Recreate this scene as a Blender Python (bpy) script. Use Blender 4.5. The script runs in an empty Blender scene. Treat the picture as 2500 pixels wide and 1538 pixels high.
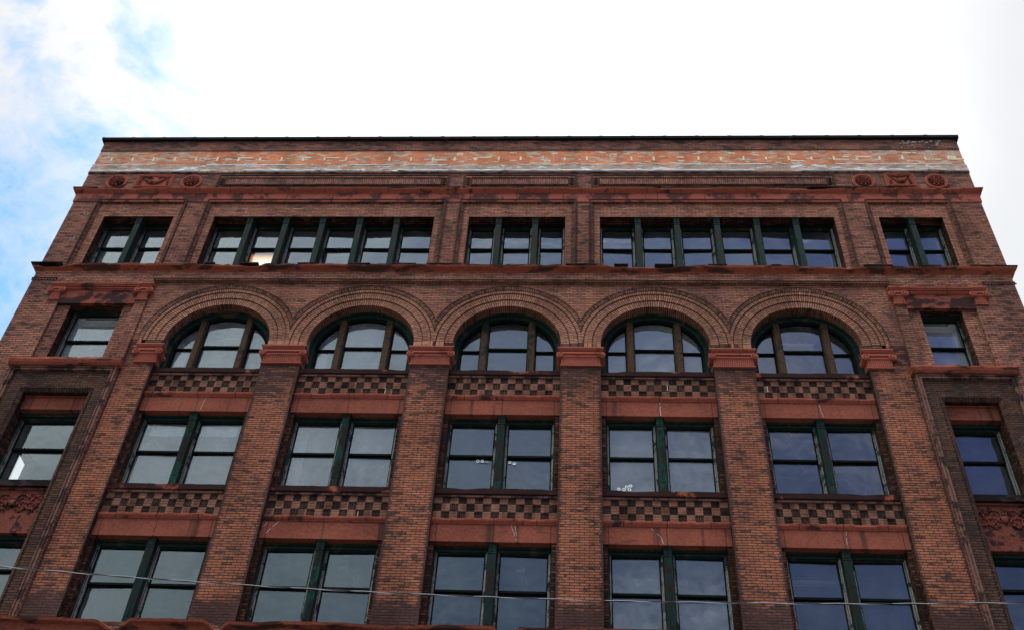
import bpy, math, random
from mathutils import Vector, Matrix, noise
random.seed(7)
PI = math.pi
sc = bpy.context.scene
C = sc.collection

# ---------------------------------------------------------------- camera
cam_d = bpy.data.cameras.new("camera"); cam = bpy.data.objects.new("camera", cam_d); C.objects.link(cam)
sc.camera = cam
cam_d.sensor_width = 36.0; cam_d.lens = 39.83; cam_d.clip_end = 3000; cam_d.clip_start = 0.1
R_ = Vector((0.9981851, 0.0365399, 0.0478679)); U_ = Vector((-0.0064083, -0.725914, 0.6877556)); F_ = Vector((-0.0598784, 0.6868141, 0.7243624))
mw = Matrix.Identity(4)
for i in range(3):
    mw[i][0] = R_[i]; mw[i][1] = U_[i]; mw[i][2] = -F_[i]
mw[0][3], mw[1][3], mw[2][3] = 2.2189, -24.2081, -23.3323
cam.matrix_world = mw
GZ = -24.98                                   # street level (z = 0 is the foot of the arcade capitals)

# ---------------------------------------------------------------- world, sun, exposure
SUN_EL, SUN_AZ = 58.0, 12.0                   # behind the building, a little to the right
w = bpy.data.worlds.new("World"); sc.world = w; w.use_nodes = True
nt = w.node_tree; nt.nodes.clear()
def N(nt, typ, **kw):
    n = nt.nodes.new(typ)
    for k, v in kw.items():
        if k == 'inp':
            for a, b in v.items(): n.inputs[a].default_value = b
        else: setattr(n, k, v)
    return n
def LK(nt, a, b): nt.links.new(a, b)
def M_(nt, op, a, b=None, clamp=False, c=None):
    n = nt.nodes.new('ShaderNodeMath'); n.operation = op; n.use_clamp = clamp
    for i, v in enumerate((a, b, c)):
        if v is None: continue
        if isinstance(v, (int, float)): n.inputs[i].default_value = v
        else: LK(nt, v, n.inputs[i])
    return n.outputs[0]
def ramp(nt, fac, stops, mode='LINEAR'):
    n = nt.nodes.new('ShaderNodeValToRGB'); cr = n.color_ramp; cr.interpolation = mode
    while len(cr.elements) > 1: cr.elements.remove(cr.elements[-1])
    cr.elements[0].position = stops[0][0]
    for i, (p, c) in enumerate(stops):
        e = cr.elements[0] if i == 0 else cr.elements.new(p)
        if isinstance(c, (int, float)): c = (c, c, c)
        e.color = (*c, 1)
    LK(nt, fac, n.inputs[0]); return n.outputs[0]
def mixc(nt, fac, a, b, mode='MIX'):
    n = nt.nodes.new('ShaderNodeMix'); n.data_type = 'RGBA'; n.blend_type = mode
    for i, v in ((0, fac), (6, a), (7, b)):
        if isinstance(v, (int, float)): n.inputs[i].default_value = v
        elif isinstance(v, tuple): n.inputs[i].default_value = (*v, 1)
        else: LK(nt, v, n.inputs[i])
    return n.outputs[2]
def noise_n(nt, vec, scale, detail=4, rough=.55, dist=0.0):
    n = N(nt, 'ShaderNodeTexNoise', inp={'Scale': scale, 'Detail': detail, 'Roughness': rough, 'Distortion': dist})
    LK(nt, vec, n.inputs['Vector']); return n.outputs['Fac']

sky = N(nt, 'ShaderNodeTexSky'); sky.sky_type = 'NISHITA'; sky.sun_disc = False
sky.sun_elevation = math.radians(SUN_EL); sky.sun_rotation = math.radians(SUN_AZ)
tc = N(nt, 'ShaderNodeTexCoord'); D = tc.outputs['Generated']
sep = N(nt, 'ShaderNodeSeparateXYZ'); LK(nt, D, sep.inputs[0]); dx, dy, dz = sep.outputs
def cone(d, inner, outer, wob=0):                    # 1 toward direction d, 0 away from it
    v = N(nt, 'ShaderNodeVectorMath', operation='DOT_PRODUCT'); LK(nt, D, v.inputs[0]); v.inputs[1].default_value = Vector(d).normalized()
    n = N(nt, 'ShaderNodeMapRange', interpolation_type='SMOOTHSTEP', inp={'From Min': math.cos(outer), 'From Max': math.cos(inner)})
    val = v.outputs['Value']
    if wob: val = M_(nt, 'ADD', val, M_(nt, 'MULTIPLY', M_(nt, 'SUBTRACT', noise_n(nt, D, 4.0, 7, .6, .6), .5), wob))
    LK(nt, val, n.inputs[0]); return n.outputs[0]
n1 = noise_n(nt, D, 5.0, 8, .6, .5); n2 = noise_n(nt, D, 2.0, 5, .55, .3); n3 = noise_n(nt, D, 11.0, 7, .6)
# blue gaps: one at the far left, a thin one at the upper right
n4 = noise_n(nt, D, 8.5, 8, .62, .5)
g1 = M_(nt, 'MULTIPLY', cone((-.53, .46, .71), .14, .31), M_(nt, 'MULTIPLY', M_(nt, 'SUBTRACT', n4, .405), 5.0, True), True)
g1b = M_(nt, 'MULTIPLY', cone((-.50, .55, .66), .05, .17), M_(nt, 'MULTIPLY', M_(nt, 'SUBTRACT', n3, .44), 5.0, True), True)
g2 = M_(nt, 'MULTIPLY', cone((.15, .50, .85), .01, .14), M_(nt, 'MULTIPLY', M_(nt, 'SUBTRACT', n1, .40), 2.2, True), True)
gap = M_(nt, 'ADD', M_(nt, 'MULTIPLY', M_(nt, 'MAXIMUM', g1, g1b), .98), M_(nt, 'MULTIPLY', g2, .80), True)
cloudf = mixc(nt, cone((-.065, .53, .84), .16, .43, .05), (.40, .41, .42), (.66, .66, .65))          # sunlit cloud deck in front
bluef = mixc(nt, 1.0, sky.outputs[0], (.058, .096, .122), 'MULTIPLY')
front = mixc(nt, gap, cloudf, bluef)
# behind the camera: bright haze to the left, deep blue to the right
t = M_(nt, 'ADD', M_(nt, 'ADD', dx, .5), M_(nt, 'MULTIPLY', M_(nt, 'SUBTRACT', n2, .5), .35))
hi = M_(nt, 'MULTIPLY', M_(nt, 'SUBTRACT', dz, .50), 2.6, True)
backlo = ramp(nt, t, [(.02, (.58, .74, .76)), (.22, (.38, .53, .58)), (.42, (.15, .26, .40)), (.75, (.13, .20, .42)), (1.0, (.08, .12, .36))])
backhi = ramp(nt, t, [(.05, (1.60, 1.76, 1.76)), (.24, (1.2, 1.36, 1.46)), (.40, (.60, .75, 1.0)), (.62, (.34, .45, .80)), (.84, (.08, .12, .48))])
back = mixc(nt, hi, backlo, backhi)
back = mixc(nt, M_(nt, 'MULTIPLY', M_(nt, 'SUBTRACT', n1, .5), 2.6, True), back, (.70, .76, .84))
back = mixc(nt, M_(nt, 'MULTIPLY', M_(nt, 'SUBTRACT', .46, n3), 2.4, True), back, (.10, .14, .26))
fb = N(nt, 'ShaderNodeMapRange', interpolation_type='SMOOTHSTEP', inp={'From Min': -.25, 'From Max': .25}); LK(nt, dy, fb.inputs[0])
skyc = mixc(nt, fb.outputs[0], back, front)
lowk = N(nt, 'ShaderNodeMapRange', interpolation_type='SMOOTHSTEP', inp={'From Min': .0, 'From Max': .42, 'To Min': .22}); LK(nt, dz, lowk.inputs[0])
zen = N(nt, 'ShaderNodeMapRange', interpolation_type='SMOOTHSTEP', inp={'From Min': .76, 'From Max': .88}); LK(nt, M_(nt, 'SUBTRACT', dz, M_(nt, 'MULTIPLY', fb.outputs[0], .3)), zen.inputs[0])
skyc = mixc(nt, zen.outputs[0], skyc, (3.6, 3.45, 3.25))                    # unseen bright overhead band, added to light the front
skyc = mixc(nt, 1.0, skyc, lowk.outputs[0], 'MULTIPLY')          # dimming added to the unseen low sky to darken undersides
bg = N(nt, 'ShaderNodeBackground', inp={'Strength': 1.0}); LK(nt, skyc, bg.inputs[0])
out = N(nt, 'ShaderNodeOutputWorld'); LK(nt, bg.outputs[0], out.inputs[0])

sun_d = bpy.data.lights.new("sun", 'SUN'); sun = bpy.data.objects.new("sun", sun_d); C.objects.link(sun)
sun_d.energy = 2.5; sun_d.angle = math.radians(.5); sun_d.color = (1, .95, .87)
el, az = math.radians(SUN_EL), math.radians(SUN_AZ)
sdir = Vector((math.sin(az)*math.cos(el), math.cos(az)*math.cos(el), math.sin(el)))
sun.rotation_euler = sdir.to_track_quat('Z', 'Y').to_euler()
sc.view_settings.view_transform = 'Standard'; sc.view_settings.look = 'None'
sc.view_settings.exposure = 1.13; sc.view_settings.gamma = 1
sc.cycles.max_bounces = 6

# ---------------------------------------------------------------- materials
MATS = {}
def new_mat(name):
    m = bpy.data.materials.new(name); m.use_nodes = True; nt = m.node_tree
    b = nt.nodes['Principled BSDF']; MATS[name] = m; return m, nt, b
def bump(nt, b, h, dist, strength=1.0):
    n = N(nt, 'ShaderNodeBump', inp={'Strength': strength, 'Distance': dist}); LK(nt, h, n.inputs['Height']); LK(nt, n.outputs[0], b.inputs['Normal'])

def brick(name, pal, mortar, stain=(.075, .048, .055), amt=.45, edge=0.0, bw=.25, bh=.08, mw_=.011, tone=1.0, white=0.0, foot=0.0, head=0.0, fade=0.0):
    """pal: list of (position, colour) picked brick by brick; stain: soot colour laid over in patches"""
    m, nt, b = new_mat(name)
    uv = N(nt, 'ShaderNodeUVMap', uv_map='UV').outputs[0]
    s = N(nt, 'ShaderNodeSeparateXYZ'); LK(nt, uv, s.inputs[0])
    geo = N(nt, 'ShaderNodeNewGeometry').outputs['Position']
    sxx = N(nt, 'ShaderNodeSeparateXYZ'); LK(nt, geo, sxx.inputs[0]); geox = sxx.outputs[0]
    wob = M_(nt, 'MULTIPLY', M_(nt, 'SUBTRACT', noise_n(nt, uv, 2.2, 2), .5), .022)
    v = M_(nt, 'DIVIDE', M_(nt, 'ADD', s.outputs[1], wob), bh)
    row = M_(nt, 'FLOOR', v)
    u = M_(nt, 'ADD', M_(nt, 'DIVIDE', s.outputs[0], bw), M_(nt, 'MULTIPLY', M_(nt, 'MODULO', M_(nt, 'ABSOLUTE', row), 2.0), .5))
    col = M_(nt, 'FLOOR', u)
    cv = N(nt, 'ShaderNodeCombineXYZ'); LK(nt, col, cv.inputs[0]); LK(nt, row, cv.inputs[1])
    wn = N(nt, 'ShaderNodeTexWhiteNoise', noise_dimensions='2D'); LK(nt, cv.outputs[0], wn.inputs[0])
    fu = M_(nt, 'FRACT', u); fv = M_(nt, 'FRACT', v)
    eu = M_(nt, 'MULTIPLY', M_(nt, 'MINIMUM', fu, M_(nt, 'SUBTRACT', 1.0, fu)), bw*1.5)
    ev = M_(nt, 'MULTIPLY', M_(nt, 'MINIMUM', fv, M_(nt, 'SUBTRACT', 1.0, fv)), bh)
    e = M_(nt, 'MINIMUM', eu, ev)
    mr = N(nt, 'ShaderNodeMapRange', interpolation_type='SMOOTHSTEP', inp={'From Min': mw_*.6, 'From Max': mw_*1.3}); LK(nt, e, mr.inputs[0])
    body = mr.outputs[0]
    mpg = N(nt, 'ShaderNodeMapping'); mpg.inputs['Scale'].default_value = (.6, 1, 1.9); LK(nt, geo, mpg.inputs[0]); gs = mpg.outputs[0]
    mot = noise_n(nt, gs, 7.5, 4, .6); big = noise_n(nt, geo, .55, 5, .6); mid = noise_n(nt, gs, 2.9, 6, .70); fine = noise_n(nt, geo, 28, 3, .6)
    # bricks of like colour drift together a little
    pick = M_(nt, 'ADD', M_(nt, 'MULTIPLY', wn.outputs[0], .72), M_(nt, 'MULTIPLY', mid, .42))
    pick = M_(nt, 'SUBTRACT', pick, .07, True)
    c = ramp(nt, pick, pal)
    c = mixc(nt, 1.0, c, ramp(nt, fine, [(.3, .80), (.7, 1.15)]), 'MULTIPLY')
    c = mixc(nt, body, mortar, c)
    sm = M_(nt, 'ADD', M_(nt, 'ADD', M_(nt, 'MULTIPLY', big, .30), M_(nt, 'MULTIPLY', mot, .32)), M_(nt, 'ADD', M_(nt, 'MULTIPLY', mid, .42), M_(nt, 'MULTIPLY', wn.outputs[0], .16)))
    lo = .72 - amt*.38
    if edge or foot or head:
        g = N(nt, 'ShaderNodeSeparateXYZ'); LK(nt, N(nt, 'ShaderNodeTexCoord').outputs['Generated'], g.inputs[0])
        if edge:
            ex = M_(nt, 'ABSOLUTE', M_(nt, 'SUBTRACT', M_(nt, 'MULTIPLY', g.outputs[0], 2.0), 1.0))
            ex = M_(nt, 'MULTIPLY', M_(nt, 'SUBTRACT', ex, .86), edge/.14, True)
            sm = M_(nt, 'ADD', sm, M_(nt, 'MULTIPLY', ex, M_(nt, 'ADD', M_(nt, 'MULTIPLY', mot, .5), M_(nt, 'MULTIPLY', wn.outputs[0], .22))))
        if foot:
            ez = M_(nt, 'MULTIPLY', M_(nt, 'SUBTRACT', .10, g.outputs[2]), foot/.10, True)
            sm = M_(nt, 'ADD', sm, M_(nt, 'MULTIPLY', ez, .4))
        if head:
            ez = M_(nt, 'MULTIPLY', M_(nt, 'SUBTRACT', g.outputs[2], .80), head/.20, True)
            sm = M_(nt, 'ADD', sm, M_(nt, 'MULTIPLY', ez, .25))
    st = N(nt, 'ShaderNodeMapRange', interpolation_type='SMOOTHSTEP', inp={'From Min': lo, 'From Max': lo+.20, 'To Max': .88}); LK(nt, sm, st.inputs[0])
    c = mixc(nt, st.outputs[0], c, stain)
    fl = noise_n(nt, gs, 19.0, 3, .7)
    fm_ = M_(nt, 'ADD', M_(nt, 'MULTIPLY', fl, .55), M_(nt, 'ADD', M_(nt, 'MULTIPLY', mid, .35), M_(nt, 'MULTIPLY', wn.outputs[0], .22)))
    fr_ = N(nt, 'ShaderNodeMapRange', interpolation_type='SMOOTHSTEP', inp={'From Min': .66-amt*.10, 'From Max': .74-amt*.10, 'To Max': .80}); LK(nt, fm_, fr_.inputs[0])
    c = mixc(nt, M_(nt, 'MULTIPLY', fr_.outputs[0], .8), c, tuple(x*.6 for x in stain))
    hl_ = N(nt, 'ShaderNodeMapRange', interpolation_type='SMOOTHSTEP', inp={'From Min': .50, 'From Max': .36, 'To Min': 0.0, 'To Max': 1.0}); LK(nt, fm_, hl_.inputs[0])
    c = mixc(nt, M_(nt, 'MULTIPLY', M_(nt, 'MULTIPLY', hl_.outputs[0], body), .60), c, mixc(nt, 1.0, c, (1.55, 1.5, 1.45), 'MULTIPLY'))
    if fade:
        fd = noise_n(nt, gs, 1.25, 5, .65)
        ends = M_(nt, 'MULTIPLY', M_(nt, 'SUBTRACT', M_(nt, 'ABSOLUTE', M_(nt, 'MULTIPLY', geox, 1/15.7)), .55), .45)
        fdr = N(nt, 'ShaderNodeMapRange', interpolation_type='SMOOTHSTEP', inp={'From Min': .575, 'From Max': .72, 'To Max': .80}); LK(nt, M_(nt, 'ADD', M_(nt, 'ADD', fd, M_(nt, 'MULTIPLY', wn.outputs[0], .12)), M_(nt, 'MAXIMUM', ends, 0.0)), fdr.inputs[0])
        c = mixc(nt, M_(nt, 'MULTIPLY', fdr.outputs[0], fade), c, mixc(nt, body, (.30, .27, .24), ramp(nt, wn.outputs[0], [(.0, (.20, .10, .07)), (.3, (.40, .24, .15)), (.55, (.46, .36, .26)), (1, (.56, .48, .38))])))
    if white:
        wm = noise_n(nt, gs, 3.4, 6, .7, .3)
        wr = N(nt, 'ShaderNodeMapRange', inp={'From Min': .66-white*.2, 'From Max': .72-white*.2, 'To Max': .75}); LK(nt, wm, wr.inputs[0])
        c = mixc(nt, wr.outputs[0], c, (.85, .86, .90))
    md = N(nt, 'ShaderNodeMapping'); md.inputs['Scale'].default_value = (.9, 1, .28); LK(nt, geo, md.inputs[0])
    c = mixc(nt, 1.0, c, ramp(nt, noise_n(nt, md.outputs[0], 1.0, 4, .6), [(.36, .72), (.5, .96), (.66, 1.14)]), 'MULTIPLY')
    if tone != 1.0: c = mixc(nt, 1.0, c, (tone, tone, tone), 'MULTIPLY')
    LK(nt, c, b.inputs['Base Color']); b.inputs['Roughness'].default_value = .88
    b.inputs['Specular IOR Level'].default_value = .05
    h = M_(nt, 'ADD', M_(nt, 'MULTIPLY', body, 1.0), M_(nt, 'ADD', M_(nt, 'MULTIPLY', wn.outputs[0], .5), M_(nt, 'MULTIPLY', fine, .5)))
    bump(nt, b, h, .012)
    return m
P_orange = [(.0, (.10, .040, .030)), (.12, (.22, .086, .050)), (.40, (.36, .125, .068)), (.72, (.48, .178, .092)), (.95, (.60, .28, .155))]
P_brown = [(.0, (.055, .033, .028)), (.14, (.17, .078, .054)), (.42, (.33, .132, .084)), (.72, (.46, .195, .122)), (.95, (.66, .36, .22))]
P_dark = [(.0, (.03, .019, .016)), (.30, (.095, .046, .033)), (.70, (.17, .078, .050)), (.95, (.28, .14, .085))]
P_top = [(.0, (.16, .06, .04)), (.22, (.56, .12, .034)), (.60, (.82, .20, .046)), (.72, (.60, .22, .09)), (.76, (.62, .53, .36)), (1.0, (.72, .66, .50))]
P_buff = [(.0, (.24, .15, .10)), (.35, (.52, .42, .28)), (.60, (.60, .22, .10)), (.78, (.62, .55, .42)), (1.0, (.74, .70, .60))]
P_arch = [(.0, (.12, .055, .042)), (.2, (.25, .108, .070)), (.5, (.38, .175, .108)), (.8, (.48, .235, .148)), (1, (.60, .34, .22))]
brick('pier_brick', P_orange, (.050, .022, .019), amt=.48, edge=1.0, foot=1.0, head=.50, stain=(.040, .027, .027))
brick('spandrel_brick', P_brown, (.075, .034, .028), amt=.44, stain=(.066, .038, .036))
brick('wall_brick', P_brown, (.060, .028, .024), amt=.50, stain=(.046, .030, .029))
brick('panel_brick', P_brown, (.070, .031, .026), amt=.40, stain=(.060, .036, .032), tone=1.08)
brick('parapet_brick', P_brown, (.075, .040, .037), amt=.56, stain=(.050, .034, .034))
brick('sooty_brick', P_dark, (.024, .016, .013), amt=.52, stain=(.030, .026, .022))
brick('arch_brick', P_arch, (.050, .022, .018), amt=.34, bw=.30, bh=.072, stain=(.12, .065, .055), mw_=.012, tone=1.0)
brick('trim_brick', P_dark, (.015, .010, .009), amt=.50, bw=.16, bh=.075, stain=(.022, .018, .019))
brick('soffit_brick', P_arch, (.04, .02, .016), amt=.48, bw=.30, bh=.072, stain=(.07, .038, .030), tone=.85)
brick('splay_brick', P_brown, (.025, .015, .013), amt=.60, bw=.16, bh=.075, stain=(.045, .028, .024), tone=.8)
brick('frieze_brick', P_brown, (.07, .032, .028), amt=.55, bw=.30, bh=.075, stain=(.09, .05, .045), mw_=.010)
brick('trim_warm', P_arch, (.02, .012, .010), amt=.60, bw=.2, bh=.075, stain=(.07, .042, .032), tone=1.1)
brick('inner_brick', P_brown, (.03, .016, .013), amt=.72, stain=(.022, .014, .012), tone=.55)  # brick of the reveals: recess shade painted in as darker tone, plus soot
brick('orange_brick', P_top, (.42, .35, .28), amt=.12, stain=(.22, .15, .12), bw=.25, bh=.078, mw_=.011, white=.20, fade=.62)
brick('buff_brick', P_buff, (.30, .27, .25), amt=.36, stain=(.30, .24, .19), bw=.24, bh=.078, mw_=.010, white=.55)
brick('side_brick', P_brown, (.07, .03, .028), amt=.6)

def stone(name, base, base2, crust=(.035, .025, .026), amt=.5, scale=1.6, streak=(1, 1, 1), rough=.85, joints=0.0, bumpd=.02, smudge=0.0):
    m, nt, b = new_mat(name)
    geo = N(nt, 'ShaderNodeNewGeometry').outputs['Position']
    mp = N(nt, 'ShaderNodeMapping'); mp.inputs['Scale'].default_value = streak; LK(nt, geo, mp.inputs[0])
    a = noise_n(nt, mp.outputs[0], scale, 6, .6, .3); f = noise_n(nt, geo, 14, 5, .65); big = noise_n(nt, geo, .8, 3, .5)
    c = ramp(nt, M_(nt, 'ADD', M_(nt, 'MULTIPLY', f, .6), M_(nt, 'MULTIPLY', big, .4)), [(.34, base2), (.62, base)])
    cr = N(nt, 'ShaderNodeMapRange', interpolation_type='SMOOTHSTEP', inp={'From Min': .70-amt*.4, 'From Max': .78-amt*.4, 'To Max': .93}); LK(nt, a, cr.inputs[0])
    c = mixc(nt, cr.outputs[0], c, crust)
    if joints:
        s = N(nt, 'ShaderNodeSeparateXYZ'); LK(nt, geo, s.inputs[0])
        fr = M_(nt, 'FRACT', M_(nt, 'DIVIDE', s.outputs[0], joints)); e = M_(nt, 'MINIMUM', fr, M_(nt, 'SUBTRACT', 1.0, fr))
        j = N(nt, 'ShaderNodeMapRange', inp={'From Min': .004/joints, 'From Max': .016/joints}); LK(nt, e, j.inputs[0])
        c = mixc(nt, j.outputs[0], (.05, .025, .022), c)
    if smudge:
        mq = N(nt, 'ShaderNodeMapping'); mq.inputs['Scale'].default_value = (2.6, 1, .10); LK(nt, geo, mq.inputs[0])
        sg_ = noise_n(nt, mq.outputs[0], 1.0, 3, .5)
        sr = N(nt, 'ShaderNodeMapRange', interpolation_type='SMOOTHSTEP', inp={'From Min': .60, 'From Max': .70, 'To Max': smudge}); LK(nt, sg_, sr.inputs[0])
        c = mixc(nt, sr.outputs[0], c, (.035, .022, .020))
    LK(nt, c, b.inputs['Base Color']); b.inputs['Roughness'].default_value = rough; b.inputs['Specular IOR Level'].default_value = .04
    bump(nt, b, M_(nt, 'ADD', a, f), bumpd)
    return m
stone('red_stone', (.33, .088, .054), (.19, .052, .036), crust=(.04, .024, .022), amt=.34, scale=1.3, joints=1.13)
stone('cornice_stone', (.28, .076, .046), (.15, .042, .028), crust=(.045, .024, .018), amt=.48, scale=1.4, streak=(.7, 1, 3), bumpd=.03)
stone('band_stone', (.36, .100, .070), (.26, .070, .048), crust=(.075, .036, .032), amt=.56, scale=1.5, joints=1.62)
stone('lintel_stone', (.27, .080, .050), (.14, .042, .029), crust=(.12, .045, .035), amt=.24, scale=1.2, streak=(1, 1, 3.5), joints=1.5, bumpd=.008, smudge=.7)
stone('capital_stone', (.36, .104, .068), (.24, .070, .048), crust=(.18, .05, .035), amt=.28, scale=3.0, bumpd=.006)
stone('crusted_stone', (.30, .080, .045), (.18, .05, .03), crust=(.011, .008, .009), amt=.82, scale=.9, streak=(1, 1, 1))
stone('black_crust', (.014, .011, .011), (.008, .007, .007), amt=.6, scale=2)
stone('stained_stone', (.26, .070, .046), (.15, .042, .032), crust=(.028, .017, .018), amt=.66, scale=1.5, streak=(1, 1, 1.6))
stone('carved_stone', (.20, .060, .042), (.11, .034, .026), crust=(.022, .015, .015), amt=.46, scale=3)
stone('rosette_stone', (.20, .056, .038), (.10, .028, .02), crust=(.035, .018, .015), amt=.42, scale=4)
stone('fillet_stone', (.20, .10, .075), (.10, .052, .042), crust=(.03, .020, .020), amt=.52, scale=2.2, joints=.42)
stone('lime_crust', (.95, .96, 1.0), (.70, .70, .72), crust=(.30, .22, .17), amt=.36, scale=2.4, streak=(.6, 1, 4), bumpd=.05)
stone('metal_coping', (.010, .011, .012), (.006, .006, .008), crust=(.02, .02, .022), amt=.25, scale=3, rough=.9)
def check(name, vert, c1, c2, groove):
    m, nt, b = new_mat(name)
    uv = N(nt, 'ShaderNodeUVMap', uv_map='UV').outputs[0]; s = N(nt, 'ShaderNodeSeparateXYZ'); LK(nt, uv, s.inputs[0])
    geo = N(nt, 'ShaderNodeNewGeometry').outputs['Position']
    f = M_(nt, 'FRACT', M_(nt, 'DIVIDE', s.outputs[0 if vert else 1], .056 if vert else .085)); e = M_(nt, 'MINIMUM', f, M_(nt, 'SUBTRACT', 1.0, f))
    l = N(nt, 'ShaderNodeMapRange', inp={'From Min': .03, 'From Max': .2}); LK(nt, e, l.inputs[0])
    n = noise_n(nt, geo, 5, 4, .6)
    c = mixc(nt, l.outputs[0], groove, ramp(nt, n, [(.35, c1), (.65, c2)]))
    sv = N(nt, 'ShaderNodeSeparateXYZ'); LK(nt, geo, sv.inputs[0]); cb = N(nt, 'ShaderNodeCombineXYZ')
    LK(nt, M_(nt, 'FLOOR', M_(nt, 'DIVIDE', M_(nt, 'ADD', sv.outputs[0], 19.654), .22053)), cb.inputs[0]); LK(nt, M_(nt, 'FLOOR', M_(nt, 'DIVIDE', sv.outputs[2], .256)), cb.inputs[1])
    wn = N(nt, 'ShaderNodeTexWhiteNoise', noise_dimensions='2D'); LK(nt, cb.outputs[0], wn.inputs[0])
    soot = ramp(nt, M_(nt, 'ADD', M_(nt, 'MULTIPLY', noise_n(nt, geo, 1.1, 4, .6), .75), M_(nt, 'MULTIPLY', wn.outputs[0], .30)), [(.34, .42), (.72, 1.25)])
    c = mixc(nt, 1.0, c, soot, 'MULTIPLY')
    LK(nt, c, b.inputs['Base Color']); b.inputs['Roughness'].default_value = .85; b.inputs['Specular IOR Level'].default_value = .04
    bump(nt, b, l.outputs[0], .01)
check('check_light', False, (.11, .055, .042), (.22, .105, .072), (.22, .085, .045))
check('check_dark', False, (.014, .011, .010), (.040, .027, .023), (.04, .020, .015))
check('check_soldier', True, (.020, .014, .012), (.075, .045, .034), (.006, .005, .005))

def wood(name, paint, bare, amt=.45, spec=.3):
    m, nt, b = new_mat(name)
    geo = N(nt, 'ShaderNodeNewGeometry').outputs['Position']
    mp = N(nt, 'ShaderNodeMapping'); mp.inputs['Scale'].default_value = (9, 9, 1.3); LK(nt, geo, mp.inputs[0])
    g = noise_n(nt, mp.outputs[0], 1.6, 6, .65); p = noise_n(nt, geo, 2.1, 6, .68, .4); fi = noise_n(nt, mp.outputs[0], 9, 3, .6)
    c = ramp(nt, g, [(.35, tuple(x*.65 for x in paint)), (.65, tuple(x*1.3 for x in paint))])
    bc = ramp(nt, fi, [(.3, tuple(x*.4 for x in bare)), (.62, bare), (.78, tuple(min(1, x*2.4) for x in bare))])
    r = N(nt, 'ShaderNodeMapRange', interpolation_type='SMOOTHSTEP', inp={'From Min': .68-amt*.36, 'From Max': .76-amt*.36}); LK(nt, p, r.inputs[0])
    c = mixc(nt, r.outputs[0], c, bc)
    LK(nt, c, b.inputs['Base Color']); b.inputs['Roughness'].default_value = .72; b.inputs['Specular IOR Level'].default_value = spec
    bump(nt, b, g, .006)
wood('frame_wood', (.012, .025, .021), (.062, .050, .034), .40, .05)
wood('bare_wood', (.022, .026, .020), (.26, .25, .23), .74, .05)
wood('sash_wood', (.003, .006, .0055), (.014, .014, .012), .35, .05)
wood('arch_mullion_wood', (.016, .018, .012), (.075, .042, .024), .80, .05)
wood('green_mullion', (.009, .042, .031), (.018, .020, .016), .66, .05)
wood('dark_mullion', (.012, .026, .023), (.028, .023, .019), .50, .05)

def plain(name, col, rough=.7, spec=.3, emit=None, es=0):
    m, nt, b = new_mat(name); b.inputs['Roughness'].default_value = rough; b.inputs['Specular IOR Level'].default_value = spec
    geo = N(nt, 'ShaderNodeNewGeometry').outputs['Position']; n = noise_n(nt, geo, 3, 4)
    c = ramp(nt, n, [(.3, tuple(x*.88 for x in col)), (.7, tuple(min(1, x*1.08) for x in col))]); LK(nt, c, b.inputs['Base Color'])
    if emit: b.inputs['Emission Color'].default_value = (*emit, 1); b.inputs['Emission Strength'].default_value = es
    return m
plain('room_plaster', (.60, .62, .60)); plain('room_ceiling', (.30, .31, .33)); plain('room_floor', (.12, .11, .10))
plain('white_enamel', (.80, .82, .84)); plain('sticker_white', (.85, .87, .88)); plain('sticker_ink', (.20, .22, .24)); plain('note_paper', (.75, .74, .66))
plain('blind_fabric', (.92, .93, .93)); plain('cable_steel', (.30, .30, .32), .4, .5); plain('cable_black', (.012, .012, .014), .5)
plain('asphalt', (.055, .055, .058), .9); plain('concrete', (.13, .125, .12), .9); plain('kerb_stone', (.40, .39, .37), .9)
plain('roof_felt', (.06, .06, .065), .9); plain('bark', (.09, .07, .055), .9); plain('pole_wood', (.14, .10, .07), .9); plain('tin', (.55, .58, .62), .35, .6)
plain('mortar_white', (.55, .54, .54)); plain('hole_black', (.008, .008, .008))
# cream paper, orange-brown edges; emission added to imitate a lit room behind
m, nt2, b = new_mat('glow_paper')
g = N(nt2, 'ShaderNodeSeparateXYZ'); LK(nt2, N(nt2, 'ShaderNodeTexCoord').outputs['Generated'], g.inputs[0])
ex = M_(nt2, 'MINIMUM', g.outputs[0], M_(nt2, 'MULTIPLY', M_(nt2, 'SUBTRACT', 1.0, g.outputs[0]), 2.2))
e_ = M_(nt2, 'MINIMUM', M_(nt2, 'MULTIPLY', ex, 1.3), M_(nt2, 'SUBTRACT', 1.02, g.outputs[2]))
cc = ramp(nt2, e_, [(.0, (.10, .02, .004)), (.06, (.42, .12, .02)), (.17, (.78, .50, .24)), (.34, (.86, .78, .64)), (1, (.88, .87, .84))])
LK(nt2, cc, b.inputs['Base Color']); LK(nt2, cc, b.inputs['Emission Color']); b.inputs['Emission Strength'].default_value = .36; b.inputs['Roughness'].default_value = .9
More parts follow.
